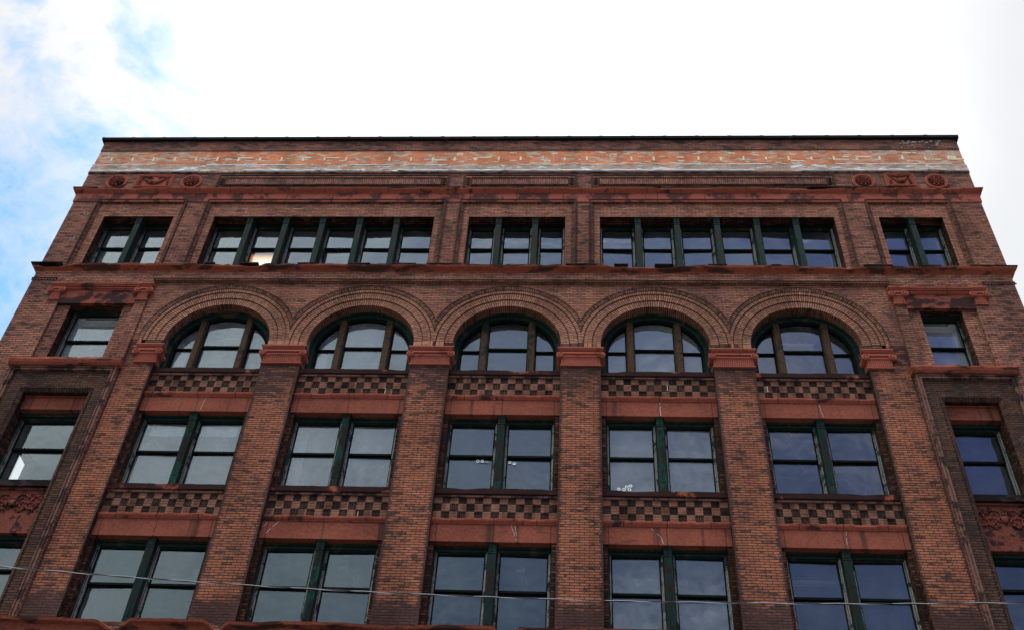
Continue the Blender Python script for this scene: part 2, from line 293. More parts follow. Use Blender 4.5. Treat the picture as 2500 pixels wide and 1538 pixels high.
# window glass: see-through plus a mirror layer, slightly wavy
def glass(name, tint, k, film=.05):
    m, nt, b = new_mat(name); nt.nodes.remove(b)
    geo = N(nt, 'ShaderNodeNewGeometry').outputs['Position']
    oi = N(nt, 'ShaderNodeObjectInfo').outputs['Random']
    tr = N(nt, 'ShaderNodeBsdfTransparent', inp={'Color': (*tint, 1)})
    gl = N(nt, 'ShaderNodeBsdfGlossy', inp={'Roughness': .04, 'Color': (.95, .97, 1, 1)})
    fr = N(nt, 'ShaderNodeFresnel', inp={'IOR': 1.52})
    bp = N(nt, 'ShaderNodeBump', inp={'Strength': .5, 'Distance': .02}); LK(nt, noise_n(nt, geo, 1.3, 2), bp.inputs['Height']); LK(nt, bp.outputs[0], gl.inputs['Normal'])
    dirt = noise_n(nt, geo, 2.5, 5, .6)
    fac = M_(nt, 'MULTIPLY', fr.outputs[0], k, True)
    mx = N(nt, 'ShaderNodeMixShader'); LK(nt, fac, mx.inputs[0]); LK(nt, tr.outputs[0], mx.inputs[1]); LK(nt, gl.outputs[0], mx.inputs[2])
    df = N(nt, 'ShaderNodeBsdfDiffuse', inp={'Color': (.45, .47, .48, 1)})
    mx2 = N(nt, 'ShaderNodeMixShader'); LK(nt, M_(nt, 'MULTIPLY', M_(nt, 'POWER', dirt, 1.6), film), mx2.inputs[0]); LK(nt, mx.outputs[0], mx2.inputs[1]); LK(nt, df.outputs[0], mx2.inputs[2])
    LK(nt, mx2.outputs[0], nt.nodes['Material Output'].inputs[0])
glass('window_glass', (.84, .88, .88), 2.1, .16)
glass('hazy_glass', (.78, .82, .82), 2.4, .62)

# ---------------------------------------------------------------- mesh helpers
WO = {}
class MB:
    def __init__(s): s.v = []; s.f = []; s.uv = []; s.mi = []; s.mats = []; s.cur = 0
    def mat(s, name):
        if name not in s.mats: s.mats.append(name)
        s.cur = s.mats.index(name); return s
    def face(s, pts, uv=None):
        n = len(s.v); s.v += [tuple(p) for p in pts]; s.f.append(tuple(range(n, n+len(pts)))); s.mi.append(s.cur)
        if uv is None:
            a, b, c = Vector(pts[0]), Vector(pts[1]), Vector(pts[2]); nn = (b-a).cross(c-a)
            ax = max(range(3), key=lambda i: abs(nn[i]))
            uv = [((p[1], p[2]) if ax == 0 else (p[0], p[2]) if ax == 1 else (p[0], p[1])) for p in pts]
        s.uv.append(uv)
    def box(s, x0, x1, y0, y1, z0, z1, skip=''):
        A = [(x0,y0,z0),(x1,y0,z0),(x1,y1,z0),(x0,y1,z0),(x0,y0,z1),(x1,y0,z1),(x1,y1,z1),(x0,y1,z1)]
        for k, q in (('f',(0,1,5,4)),('r',(1,2,6,5)),('b',(2,3,7,6)),('l',(3,0,4,7)),('t',(4,5,6,7)),('d',(3,2,1,0))):
            if k not in skip: s.face([A[i] for i in q])
        return s
    def tube(s, pts, rs, n=8, squash=1.0, caps=True):
        pts = [Vector(p) for p in pts]; base = len(s.v); up = Vector((0, 1, 0))
        if isinstance(rs, (int, float)): rs = [rs]*len(pts)
        for i, p in enumerate(pts):
            d = (pts[min(i+1, len(pts)-1)] - pts[max(i-1, 0)]).normalized()
            a = d.cross(up) if abs(d.dot(up)) < .95 else d.cross(Vector((1, 0, 0))); a.normalize(); b2 = d.cross(a)
            for k in range(n):
                t = 2*PI*k/n; s.v.append(tuple(p + rs[i]*(a*math.cos(t) + b2*math.sin(t)*squash)))
        for i in range(len(pts)-1):
            for k in range(n):
                q = (base+i*n+k, base+i*n+(k+1) % n, base+(i+1)*n+(k+1) % n, base+(i+1)*n+k)
                s.f.append(q); s.mi.append(s.cur); s.uv.append([(s.v[j][0], s.v[j][2]) for j in q])
        if caps:
            for q in (tuple(range(base, base+n)), tuple(range(base+(len(pts)-1)*n, base+len(pts)*n))):
                s.f.append(q); s.mi.append(s.cur); s.uv.append([(s.v[j][0], s.v[j][2]) for j in q])
        return s
    def blob(s, c, r, nu=8, nv=5, rot=0.0):
        base = len(s.v); cr, sr = math.cos(rot), math.sin(rot)
        for j in range(nv+1):
            ph = PI*j/nv
            for i in range(nu):
                th = 2*PI*i/nu; x = r[0]*math.sin(ph)*math.cos(th); z = r[2]*math.sin(ph)*math.sin(th); y = r[1]*math.cos(ph)
                s.v.append((c[0]+x*cr-z*sr, c[1]+y, c[2]+x*sr+z*cr))
        for j in range(nv):
            for i in range(nu):
                q = (base+j*nu+i, base+j*nu+(i+1) % nu, base+(j+1)*nu+(i+1) % nu, base+(j+1)*nu+i)
                s.f.append(q); s.mi.append(s.cur); s.uv.append([(s.v[k][0], s.v[k][2]) for k in q])
        return s
    def lathe(s, cx, cz, prof, n=28):          # turned about the y axis; prof: (radius, y)
        base = len(s.v)
        for (r, y) in prof:
            for k in range(n): t = 2*PI*k/n; s.v.append((cx+r*math.cos(t), y, cz+r*math.sin(t)))
        for i in range(len(prof)-1):
            for k in range(n):
                q = (base+i*n+k, base+i*n+(k+1) % n, base+(i+1)*n+(k+1) % n, base+(i+1)*n+k)
                s.f.append(q); s.mi.append(s.cur); s.uv.append([(s.v[j][0], s.v[j][2]) for j in q])
        return s
    def build(s, name, mat=None, parent=None, smooth=False, origin=None):
        me = bpy.data.meshes.new(name)
        lo = [min(v[i] for v in s.v) for i in range(3)]; hi = [max(v[i] for v in s.v) for i in range(3)]
        o = Vector(((lo[0]+hi[0])/2, (lo[1]+hi[1])/2, lo[2])) if origin is None else Vector(origin)
        me.from_pydata([tuple(Vector(v)-o) for v in s.v], [], s.f)
        if mat and not s.mats: s.mats = [mat]
        for mname in s.mats: me.materials.append(MATS[mname])
        for p, mi in zip(me.polygons, s.mi): p.material_index = mi; p.use_smooth = smooth
        uvl = me.uv_layers.new(name='UV'); k = 0
        for fuv in s.uv:
            for c in fuv: uvl.data[k].uv = c; k += 1
        me.update()
        ob = bpy.data.objects.new(name, me); C.objects.link(ob); WO[ob.name] = o
        if parent is not None: ob.parent = parent; ob.location = o - WO[parent.name]
        else: ob.location = o
        return ob
def empty(name, loc, label, cat, group=None):
    o = bpy.data.objects.new(name, None); C.objects.link(o); o.location = loc; WO[o.name] = Vector(loc)
    return tag(o, label, cat, group)
def tag(o, label, cat, group=None):
    o['label'] = label; o['category'] = cat
    if group: o['group'] = group
    return o
def struct(o): o['kind'] = 'structure'; return o
def lab(o, t): o['label'] = t; return o

def wall_rects(mb, x0, x1, z0, z1, y, holes, yb, front=None, rev=None):
    """front sheet at y with rectangular holes, plus the reveals of each hole back to yb"""
    if front: mb.mat(front)
    xs = sorted({x0, x1, *[a for h in holes for a in h[:2] if x0 < a < x1]}); zs = sorted({z0, z1, *[a for h in holes for a in h[2:] if z0 < a < z1]})
    for i in range(len(xs)-1):
        for j in range(len(zs)-1):
            cx, cz = (xs[i]+xs[i+1])/2, (zs[j]+zs[j+1])/2
            if any(h[0] < cx < h[1] and h[2] < cz < h[3] for h in holes): continue
            mb.face([(xs[i], y, zs[j]), (xs[i+1], y, zs[j]), (xs[i+1], y, zs[j+1]), (xs[i], y, zs[j+1])])
    if rev: mb.mat(rev)
    for (a, b, c, d) in holes:
        c2, d2 = max(c, z0), min(d, z1)
        mb.face([(a, y, c2), (a, y, d2), (a, yb, d2), (a, yb, c2)]); mb.face([(b, y, c2), (b, yb, c2), (b, yb, d2), (b, y, d2)])
        if d < z1: mb.face([(a, y, d), (b, y, d), (b, yb, d), (a, yb, d)])
        if c > z0: mb.face([(a, y, c), (a, yb, c), (b, yb, c), (b, y, c)])

# ---------------------------------------------------------------- the building
XW = 15.73                                     # half width
YU = -.08                                      # face of the corner pavilions and the upper wall
root = empty('brick_building', (0, 0, GZ), 'tall red brick commercial building with five arches and rows of green sash windows', 'building')
BD = 21.0                                      # depth

# --- upper wall (from the dentil course to the coping)
FR = [(-14.85, -11.61, -14.40, -11.92), (-10.88, -2.43, -10.48, -2.79), (-1.95, 2.08, -1.60, 1.70), (2.52, 11.08, 2.87, 10.72), (11.86, 14.70, 12.20, 14.29)]
ZC, ZFT = 4.12, 7.90
ed = [-XW] + [q for f_ in FR for q in f_[:2]] + [XW]
for i in range(0, len(ed), 2):
    x0, x1 = ed[i], ed[i+1]; mb = MB()
    mb.face([(x0, YU, ZC), (x1, YU, ZC), (x1, YU, 7.80), (x0, YU, 7.80)])
    mb.face([(x1, YU, ZC), (x1, YU+.10, ZC), (x1, YU+.10, 7.80), (x1, YU, 7.80)]); mb.face([(x0, YU+.10, ZC), (x0, YU, ZC), (x0, YU, 7.80), (x0, YU+.10, 7.80)])
    mb.build('attic_pier', 'wall_brick', root)
mb = MB(); wall_rects(mb, -XW, XW, 3.60, ZC, YU, [], .2); mb.box(-11.62, 11.86, YU, .10, 3.60, 3.66, skip='ft')
mb.build('brick_band', 'panel_brick', root)
mb = MB(); mb.box(-XW, XW, YU, .5, 8.30, 9.44, skip='td'); mb.build('frieze_wall', 'parapet_brick', root)
mb = MB(); mb.box(-XW-.02, XW+.02, YU-.03, .5, 9.44, 9.54); mb.build('string_course', 'fillet_stone', root)
mb = MB(); mb.box(-XW-.01, XW+.01, YU-.03, .5, 9.54, 9.93, skip='d'); lab(mb.build('rough_brick_band', 'buff_brick', root), 'rough buff brick band smeared with white mortar')
mb = MB(); mb.box(-XW, XW, YU+.02, .5, 9.93, 10.86, skip='d'); lab(mb.build('orange_brick_band', 'orange_brick', root), 'bright orange brick band mixed with pale bricks')
mb = MB(); mb.box(-XW, XW, YU-.01, .5, 10.86, 11.46); mb.build('parapet', 'parapet_brick', root)
# upright pale header bricks standing out of the orange band
stone('pale_brick', (.80, .70, .48), (.56, .46, .30), crust=(.44, .22, .12), amt=.3, scale=6, bumpd=.005)
mb = MB(); x = -15.2; rp = random.Random(4)
while x < 15.4:
    if rp.random() > .08: mb.box(x, x+.07, YU+.008+rp.uniform(-.004, .004), .1, 10.24+rp.uniform(-.02, .02), 10.46+rp.uniform(-.02, .03))
    if rp.random() > .35:
        for q in range(rp.choice((1, 1, 2, 2, 4))):
            u = x+.08+rp.choice((0, 1, 1, 2))*.255*rp.choice((0, 1)); v = 10.24+.078*rp.choice((-1, 0, 0, 1, 2, 2, 4, 5)); L = .24*rp.choice((1, 1, 2))
            if u+L < x+.78: mb.box(u+.004, u+L-.006, YU+.012+rp.uniform(-.002, .002), .1, v+.006, v+.066)
    x += .80
lab(mb.build('pale_brick_row', 'pale_brick', root), 'pale headers and stretchers in the orange band')
# ragged lime ledges left by the lost cornice
def ragged(z, h, y0, y1, name, gapp=0.0, seed=0):
    mb = MB(); n = 420; r = random.Random(seed); prev = None
    for i in range(n+1):
        x = -XW + 2*XW*i/n
        t = noise.noise(Vector((x*.9+seed, seed, 0)))*.55 + noise.noise(Vector((x*4+seed, 1, seed)))*.5
        hh = h*(1+.8*t); p = (y1-y0)*(1+.7*noise.noise(Vector((x*2.7, seed, 3))))
        g = noise.noise(Vector((x*.35+seed*3.1, 7, 0))) < gapp-.5
        cur = (x, hh, p, g)
        if prev and not g and not prev[3]:
            x0, a, pa, _ = prev; b_, pb = hh, p
            F = [(y1-pa, z), (y1-pa, z+a), (y1, z+a+.02)]; G = [(y1-pb, z), (y1-pb, z+b_), (y1, z+b_+.02)]
            mb.face([(x0, F[0][0], F[0][1]), (x, G[0][0], G[0][1]), (x, G[1][0], G[1][1]), (x0, F[1][0], F[1][1])])
            mb.face([(x0, F[1][0], F[1][1]), (x, G[1][0], G[1][1]), (x, G[2][0], G[2][1]), (x0, F[2][0], F[2][1])])
            mb.face([(x0, y1, z-.02), (x, y1, z-.02), (x, G[0][0], z), (x0, F[0][0], z)])
        prev = cur
    return lab(mb.build(name, 'lime_crust', root), 'broken white mortar ledge along the parapet')
ragged(9.545, .035, YU-.075, YU-.03, 'mortar_ledge', .16, 3); ragged(9.92, .022, YU-.045, YU-.0, 'mortar_ledge', .30, 9)

# --- coping
mb = MB(); n = 27
for i in range(n):
    a = -XW-.09 + (2*XW+.18)*i/n; b = -XW-.09 + (2*XW+.18)*(i+1)/n; dzz = random.uniform(-.012, .012)
    mb.box(a, b-.004, -.20+dzz*.5, .45, 11.45+dzz, 11.59+dzz); mb.box(a-.02, a+.02, -.206, .45, 11.46, 11.598)
mb.build('coping', 'metal_coping', root)
mb = MB()
for i in range(n):
    a = -XW-.09 + (2*XW+.18)*i/n; mb.box(a-.05, a+.08, -.212, -.202, 11.585, 11.600)
mb.build('coping_joint', 'tin', root)

# --- moulded cornices running round the front
def cornice(name, prof, matn, base_y=YU, nx=1, rag=None, ydepth=4.0, xs_gap=()):
    """prof: (projection, z) from bottom to top; rag(x, k) -> (dp, dz) erosion"""
    mb = MB(); cols = []
    def row(kind, x, mit):
        r = []
        for k, (p, z) in enumerate(prof):
            dp, dz = rag(x, k) if rag else (0, 0)
            pp = max(p+dp, .0)
            if kind == 'L': r.append((-XW-pp, base_y - (pp if mit else -ydepth), z+dz))
            elif kind == 'R': r.append((XW+pp, base_y - (pp if mit else -ydepth), z+dz))
            else: r.append((x, base_y-pp, z+dz))
        return r
    cols.append(row('L', -XW, False)); cols.append(row('L', -XW, True))
    m = nx
    for i in range(1, m): cols.append(row('F', -XW+2*XW*i/m, True))
    cols.append(row('R', XW, True)); cols.append(row('R', XW, False))
    for a, b in zip(cols, cols[1:]):
        for k in range(len(prof)-1):
            u0 = a[k][0]; u1 = b[k][0]
            mb.face([a[k], b[k], b[k+1], a[k+1]], uv=[(u0, k*.1), (u1, k*.1), (u1, k*.1+.1), (u0, k*.1+.1)])
    return mb.build(name, matn, root)
def erode(seed, kp, kz, top):
    def f(x, k):
        t = noise.noise(Vector((x*.75, seed, k*.07))); t2 = noise.noise(Vector((x*3.1, seed+5, k*.1))); t3 = noise.noise(Vector((x*9.0, seed+2, k*.2)))
        a = max(0, t*1.1+.12) + .35*t2 + .15*t3
        wgt = (k/max(1, top))**1.5
        return (-kp*max(0, a)*wgt, -kz*max(0, a)*wgt + .012*t3)
    return f
cornice('frieze_band', [(0.01, 7.76), (.03, 7.78), (.035, 8.22), (.05, 8.23)], 'band_stone', nx=60, rag=lambda x, k: (0, .006*noise.noise(Vector((x*2, k, 0)))))
lab(cornice('upper_cornice', [(.05, 8.22), (.07, 8.235), (.07, 8.255), (.10, 8.27), (.10, 8.29), (.14, 8.32), (.17, 8.355), (.18, 8.40), (.0, 8.43)], 'red_stone', nx=340, rag=erode(2, .07, .03, 7)), 'thin moulded red stone cornice under the frieze')
lab(cornice('sill_cornice', [(.0, 4.06), (.02, 4.07), (.03, 4.11), (.09, 4.15), (.15, 4.185), (.175, 4.215), (.185, 4.265), (.19, 4.29), (.0, 4.31)], 'cornice_stone', nx=420, rag=erode(11, .10, .12, 7)), 'weathered and broken red stone sill cornice below the top windows')
# dark lead caps surviving on stretches of the cornice edge
mb = MB()
for (a, b) in ((-15.95, -14.9), (-10.1, -9.75), (-8.9, -8.3), (-7.0, -6.4), (-5.3, -4.6), (-3.9, -3.1), (-2.75, -1.62), (1.75, 2.75), (3.3, 3.75), (4.6, 5.2), (6.3, 6.9), (8.3, 8.6), (11.2, 12.1), (12.9, 13.6), (14.5, 15.95)):
    mb.box(a, b, YU-.205, YU+.02, 4.285, 4.318)
mb.build('lead_flashing', 'black_crust', root)
mb = MB()
for (a, b) in ((-15.9, -15.0), (-8.9, -8.0), (-7.7, -7.0), (-5.2, -4.0), (-3.0, -2.0), (-1, -.4), (4.4, 5.0), (6.9, 8.0), (10.0, 13.4)):
    mb.box(a, b, YU-.19, YU-.01, 8.405, 8.435)
mb.build('lead_flashing', 'black_crust', root)

# --- attic panel frames, recessed fields, window groups
YF = -.02
def frame_trim(name, a, b, z0, z1, w1=.055, w2=.15, y=YU, proud=.05, yin=YF, matn='trim_brick', label=None, splay='splay_brick'):
    """raised roll then a splayed soldier course, on the left, top and right of a panel"""
    mb = MB().mat(matn)
    # roll
    mb.box(a, a+w1, y-proud, y+.09, z0, z1); mb.box(b-w1, b, y-proud, y+.09, z0, z1); mb.box(a+w1, b-w1, y-proud, y+.09, z1-w1, z1)
    # notched teeth along the roll
    z = z0+.04
    while z < z1-.08:
        mb.box(a-.012, a+.0, y-proud+.01, y+.02, z, z+.045); mb.box(b, b+.012, y-proud+.01, y+.02, z, z+.045); z += .08
    # splay
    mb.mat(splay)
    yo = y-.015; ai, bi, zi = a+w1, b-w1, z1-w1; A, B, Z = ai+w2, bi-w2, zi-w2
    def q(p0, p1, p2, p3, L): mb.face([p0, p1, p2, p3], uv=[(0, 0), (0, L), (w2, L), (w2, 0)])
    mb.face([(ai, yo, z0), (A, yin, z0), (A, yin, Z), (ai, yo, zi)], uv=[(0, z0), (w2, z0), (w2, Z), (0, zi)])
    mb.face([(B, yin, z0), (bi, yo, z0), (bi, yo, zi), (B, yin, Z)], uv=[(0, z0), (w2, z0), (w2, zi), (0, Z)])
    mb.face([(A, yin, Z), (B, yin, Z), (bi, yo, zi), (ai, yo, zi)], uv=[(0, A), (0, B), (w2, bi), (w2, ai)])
    o = mb.build(name, None, root)
    if label: lab(o, label)
    return o
for i, (a, b, c, d) in enumerate(FR):
    frame_trim('panel_frame', a, b, ZC, ZFT, w1=.045, w2=.13)
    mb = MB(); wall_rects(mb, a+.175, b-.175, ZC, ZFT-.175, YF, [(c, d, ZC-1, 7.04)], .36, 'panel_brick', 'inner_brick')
    mb.build('panel_field', None, root)
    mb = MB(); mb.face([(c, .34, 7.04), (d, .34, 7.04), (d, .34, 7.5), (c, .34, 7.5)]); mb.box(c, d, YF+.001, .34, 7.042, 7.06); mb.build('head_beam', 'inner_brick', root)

def cap_pilaster(mb, x, wd, y0, y1, zb, zt, caph=.30, flute=False, base=True, fmat='dark_mullion'):
    mb.mat(fmat)
    mb.box(x-wd/2, x+wd/2, y0, y1, zb, zt-caph)
    if flute:
        k = 5
        for i in range(k):
            xx = x-wd/2+.03+(wd-.06)*(i+.5)/k; mb.box(xx-.009, xx+.009, y0-.010, y0+.001, zb+.35, zt-caph-.04)
    # capital block with sunk square, splayed abacus
    mb.box(x-wd/2-.012, x+wd/2+.012, y0-.012, y1, zt-caph, zt-caph+.03)
    mb.box(x-wd/2, x+wd/2, y0-.004, y1, zt-caph+.03, zt-.07)
    s = wd*.28; zc = zt-caph+.03+(caph-.10)/2
    for (p, q, r, t) in ((x-s-.02, x-s, zc-s, zc+s), (x+s, x+s+.02, zc-s, zc+s), (x-s-.02, x+s+.02, zc+s, zc+s+.02), (x-s-.02, x+s+.02, zc-s-.02, zc-s)): mb.box(p, q, y0-.018, y0, r, t)
    mb.box(x-.025, x+.025, y0-.016, y0, zc-.025, zc+.025)
    x0, x1, X0, X1 = x-wd/2, x+wd/2, x-wd/2-.035, x+wd/2+.035
    A = [(x0, y0-.004, zt-.07), (x1, y0-.004, zt-.07), (x1, y1, zt-.07), (x0, y1, zt-.07)]; B = [(X0, y0-.035, zt-.004), (X1, y0-.035, zt-.004), (X1, y1, zt-.004), (X0, y1, zt-.004)]
    for i in range(4): mb.face([A[i], A[(i+1) % 4], B[(i+1) % 4], B[i]])
    mb.face(B)
    if base:
        # sunk panel near the foot
        mb.box(x-wd*.3-.015, x-wd*.3, y0-.012, y0, zb+.10, zb+.42); mb.box(x+wd*.3, x+wd*.3+.015, y0-.012, y0, zb+.10, zb+.42)
        mb.box(x-wd*.3, x+wd*.3, y0-.012, y0, zb+.405, zb+.42)

def sash_unit(frame_mb, parent_later, x0, x1, z0, z1, zm, y, stile=.085, fw=.055, rail=.06):
    """fill one opening: adds its lining to the frame mesh and queues sash and glass pieces"""
    a, b, c, d = x0, x1, z0, z1
    fm = frame_mb.mat('frame_wood')
    # stepped lining: outer casing then inner stop
    fm.box(a, a+fw, y-.02, y+.16, c, d); fm.box(b-fw, b, y-.02, y+.16, c, d); fm.box(a+fw, b-fw, y-.02, y+.16, d-fw*1.2, d)
    fm.mat('bare_wood'); fm.box(a+fw, a+fw+.022, y+.03, y+.15, c, d-fw*1.2); fm.box(b-fw-.022, b-fw, y+.03, y+.15, c, d-fw*1.2); fm.box(b-fw-.002, b-fw+.03, y-.024, y-.019, c, d-fw*1.2); fm.box(a+fw-.002, a+fw-.014, y-.024, y-.019, c, d-fw*1.2)
    fm.mat('frame_wood'); fm.box(a+fw+.022, b-fw-.022, y+.03, y+.15, d-fw*1.2-.03, d-fw*1.2)
    a += fw+.022; b -= fw+.022; d -= fw*1.2+.03
    s = stile-.045
    parent_later.append(('upper_sash', [(a, a+s, y+.06, y+.10, zm-.02, d), (b-s, b, y+.06, y+.10, zm-.02, d), (a+s, b-s, y+.06, y+.10, d-s, d), (a+s, b-s, y+.055, y+.11, zm-.035, zm+rail*.5)], 'sash_wood', (a+s, b-s, zm+rail*.5, d-s, y+.085)))
    parent_later.append(('lower_sash', [(a, a+s, y+.115, y+.155, c, zm-.01), (b-s, b, y+.115, y+.155, c, zm-.01), (a+s, b-s, y+.115, y+.155, c, c+.09), (a+s, b-s, y+.112, y+.165, zm-.07, zm-.0)], 'sash_wood', (a+s, b-s, c+.09, zm-.07, y+.135)))
PANES = []
def finish_window(mb, later, hazy=False, label=None):
    wobj = mb.build('window', None, root)
    if label: lab(wobj, label)
    for nm, boxes, mt, (ga, gb, gc, gd, gy) in later:
        m2 = MB()
        for bx in boxes: m2.box(*bx)
        m2.build(nm, mt, wobj)
        g = MB(); r = random.uniform(-.014, .014); r2 = random.uniform(-.012, .012)
        g.face([(ga-.008, gy-r, gc-.008), (gb+.008, gy+r, gc-.008), (gb+.008, gy+r+r2, gd+.008), (ga-.008, gy-r+r2, gd+.008)])
        PANES.append(g.build(nm.split('_')[0]+'_pane', 'hazy_glass' if hazy else 'window_glass', wobj))
    return wobj

# attic window groups
PIL = [[-13.13], [-9.20, -7.92, -6.64, -5.35, -4.07], [-.57, .68], [4.15, 5.46, 6.80, 8.13, 9.44], [13.27]]
for (a, b, c, d), ps in zip(FR, PIL):
    mb = MB(); later = []
    mb.mat('sash_wood'); mb.box(c, d, .34, .42, 6.90, 7.038)
    for p in ps: cap_pilaster(mb, p, .19, .03, .42, 4.16, 7.035, .31, base=False)
    edges = [c] + ps + [d]
    for i in range(len(edges)-1):
        x0 = edges[i] + (.095 if i else 0); x1 = edges[i+1] - (.095 if i < len(edges)-2 else 0)
        sash_unit(mb, later, x0+.001, x1-.001, 4.16, 6.96, 5.86, .37)
    finish_window(mb, later)
    mb = MB()
    for p in ps: pass

# --- frieze ornaments
def rosette(cx, cz, dark=False):
    mb = MB(); y = YU
    mb.lathe(cx, cz, [(.40, y-.002), (.40, y-.035), (.375, y-.05), (.34, y-.05), (.325, y-.03), (.305, y-.045), (.285, y-.03), (.275, y+.0), (.0, y+.0)], 32)
    o = mb.build('roundel', 'red_stone', root, smooth=False)
    f = MB()
    for k in range(8):
        t = 2*PI*k/8+.2; f.blob((cx+.185*math.cos(t), y-.03, cz+.185*math.sin(t)), (.075, .035, .048), 7, 4, t)
        f.blob((cx+.235*math.cos(t+.39), y-.02, cz+.235*math.sin(t+.39)), (.035, .03, .03), 6, 4, t)
        t += .39; f.blob((cx+.10*math.cos(t), y-.045, cz+.10*math.sin(t)), (.05, .035, .03), 6, 4, t)
    f.blob((cx, y-.05, cz), (.05, .04, .05), 7, 5)
    f.build('rosette', 'rosette_stone', o, smooth=True)
for x in (-14.52, -11.77, 12.02, 14.50): rosette(x, 8.93)
def plaque(x0, x1, z0, z1):
    mb = MB(); y = YU
    for k, (w0, pr) in enumerate(((.0, .012), (.03, .045), (.055, .02), (.085, .04))):
        w1 = w0+.03 if k else .03
        if k == 3: w1 = w0+.025
        mb.box(x0+w0, x0+w1, y-pr, y, z0+w0, z1-w0); mb.box(x1-w1, x1-w0, y-pr, y, z0+w0, z1-w0)
        mb.box(x0+w1, x1-w1, y-pr, y, z1-w1, z1-w0); mb.box(x0+w1, x1-w1, y-pr, y, z0+w0, z0+w1)
    mb.box(x0+.11, x1-.11, y-.008, y, z0+.11, z1-.11)
    o = mb.build('relief_plaque', 'red_stone', root)
    f = MB(); cx, cz = (x0+x1)/2, (z0+z1)/2; hw = (x1-x0)/2-.26
    for j, (dr, r) in enumerate(((.0, .045), (.05, .05), (.10, .04))):
        pts = [(cx+hw*t, y-.035, cz+.17-(.26+dr)*(1-t*t)) for t in [i/9*2-1 for i in range(10)]]
        f.tube(pts, [r*(.35+.65*(1-abs(i/9*2-1)**2)) for i in range(10)], 7)
    for s in (-1, 1):
        X = cx+s*(hw+.06)
        f.tube([(X-s*.02, y-.03, cz+.2), (X, y-.03, cz+.0), (X+s*.02, y-.03, cz-.15)], [.02, .03, .045], 6); f.blob((X+s*.02, y-.03, cz-.2), (.05, .035, .055), 7, 4)
        f.tube([(X, y-.03, cz+.19), (X-s*.12, y-.035, cz+.23), (X-s*.22, y-.03, cz+.17), (X-s*.32, y-.03, cz+.22), (X-s*.40, y-.03, cz+.16)], [.02, .03, .02, .03, .015], 6)
        f.blob((X, y-.035, cz+.2), (.035, .03, .035), 6, 4)
    f.build('carved_swag', 'rosette_stone', o, smooth=True)
plaque(-13.84, -12.45, 8.60, 9.38); plaque(12.76, 13.80, 8.64, 9.42)
def frieze_panel(a, b):
    z0, z1 = 8.60, 9.36; y = YU; mb = MB().mat('trim_brick')
    mb.box(a, a+.07, y-.035, y, z0, z1); mb.box(b-.07, b, y-.035, y, z0, z1); mb.box(a+.07, b-.07, y-.035, y, z1-.07, z1)
    mb.box(a+.07, b-.07, y-.02, y, z0, z0+.05)
    # inner raised soldier panel
    A, B = a+.28, b-.28
    mb.mat('frieze_brick'); mb.face([(A+.03, y-.03, z0+.17), (B-.03, y-.03, z0+.17), (B-.03, y-.03, z1-.25), (A+.03, y-.03, z1-.25)], uv=[(z0, A), (z0, B), (z0+.30, B), (z0+.30, A)])
    mb.mat('trim_brick'); mb.box(A, B, y-.045, y, z1-.25, z1-.20); mb.box(A, B, y-.045, y, z0+.12, z0+.17); mb.box(A, A+.03, y-.045, y, z0+.17, z1-.25); mb.box(B-.03, B, y-.045, y, z0+.17, z1-.25)
    x = A+.05
    while x < B-.05:
        mb.box(x, x+.04, y-.06, y-.045, z1-.245, z1-.205); mb.box(x, x+.04, y-.06, y-.045, z0+.125, z0+.165); x += .085
    for X in (a+.14, b-.22):
        mb.box(X-.03, X, y-.04, y, z0+.17, z1-.22); mb.box(X+.08, X+.11, y-.04, y, z0+.17, z1-.22)
        for q in range(4): mb.box(X, X+.08, y-.04, y, z0+.17+q*.115, z0+.20+q*.115)
    mb.mat('panel_brick'); mb.box(a+.07, b-.07, y-.012, y, z1-.20, z1-.07)
    mb.build('frieze_panel', None, root)
frieze_panel(-10.82, -2.44); frieze_panel(-1.94, 2.08); frieze_panel(2.57, 11.05)

# --- dentil string that closes the recessed arcade field, and its stubs at the corners
def dentils(a, b, ends):
    mb = MB().mat('trim_brick'); mb.box(a, b, YU-.04, YU, 3.70, 3.72); mb.box(a, b, YU-.012, YU, 3.615, 3.70)
    x = a+.03; mb.mat('trim_warm')
    while x < b-.05: mb.box(x, x+.05, YU-.036, YU-.012, 3.66, 3.70); mb.box(x+.05, x+.10, YU-.030, YU-.012, 3.62, 3.66); x += .10
    mb.build('dentil_course', None, root)
dentils(-11.66, 11.90, 1); dentils(-XW-.03, -14.90, 0); dentils(14.76, XW+.03, 0)

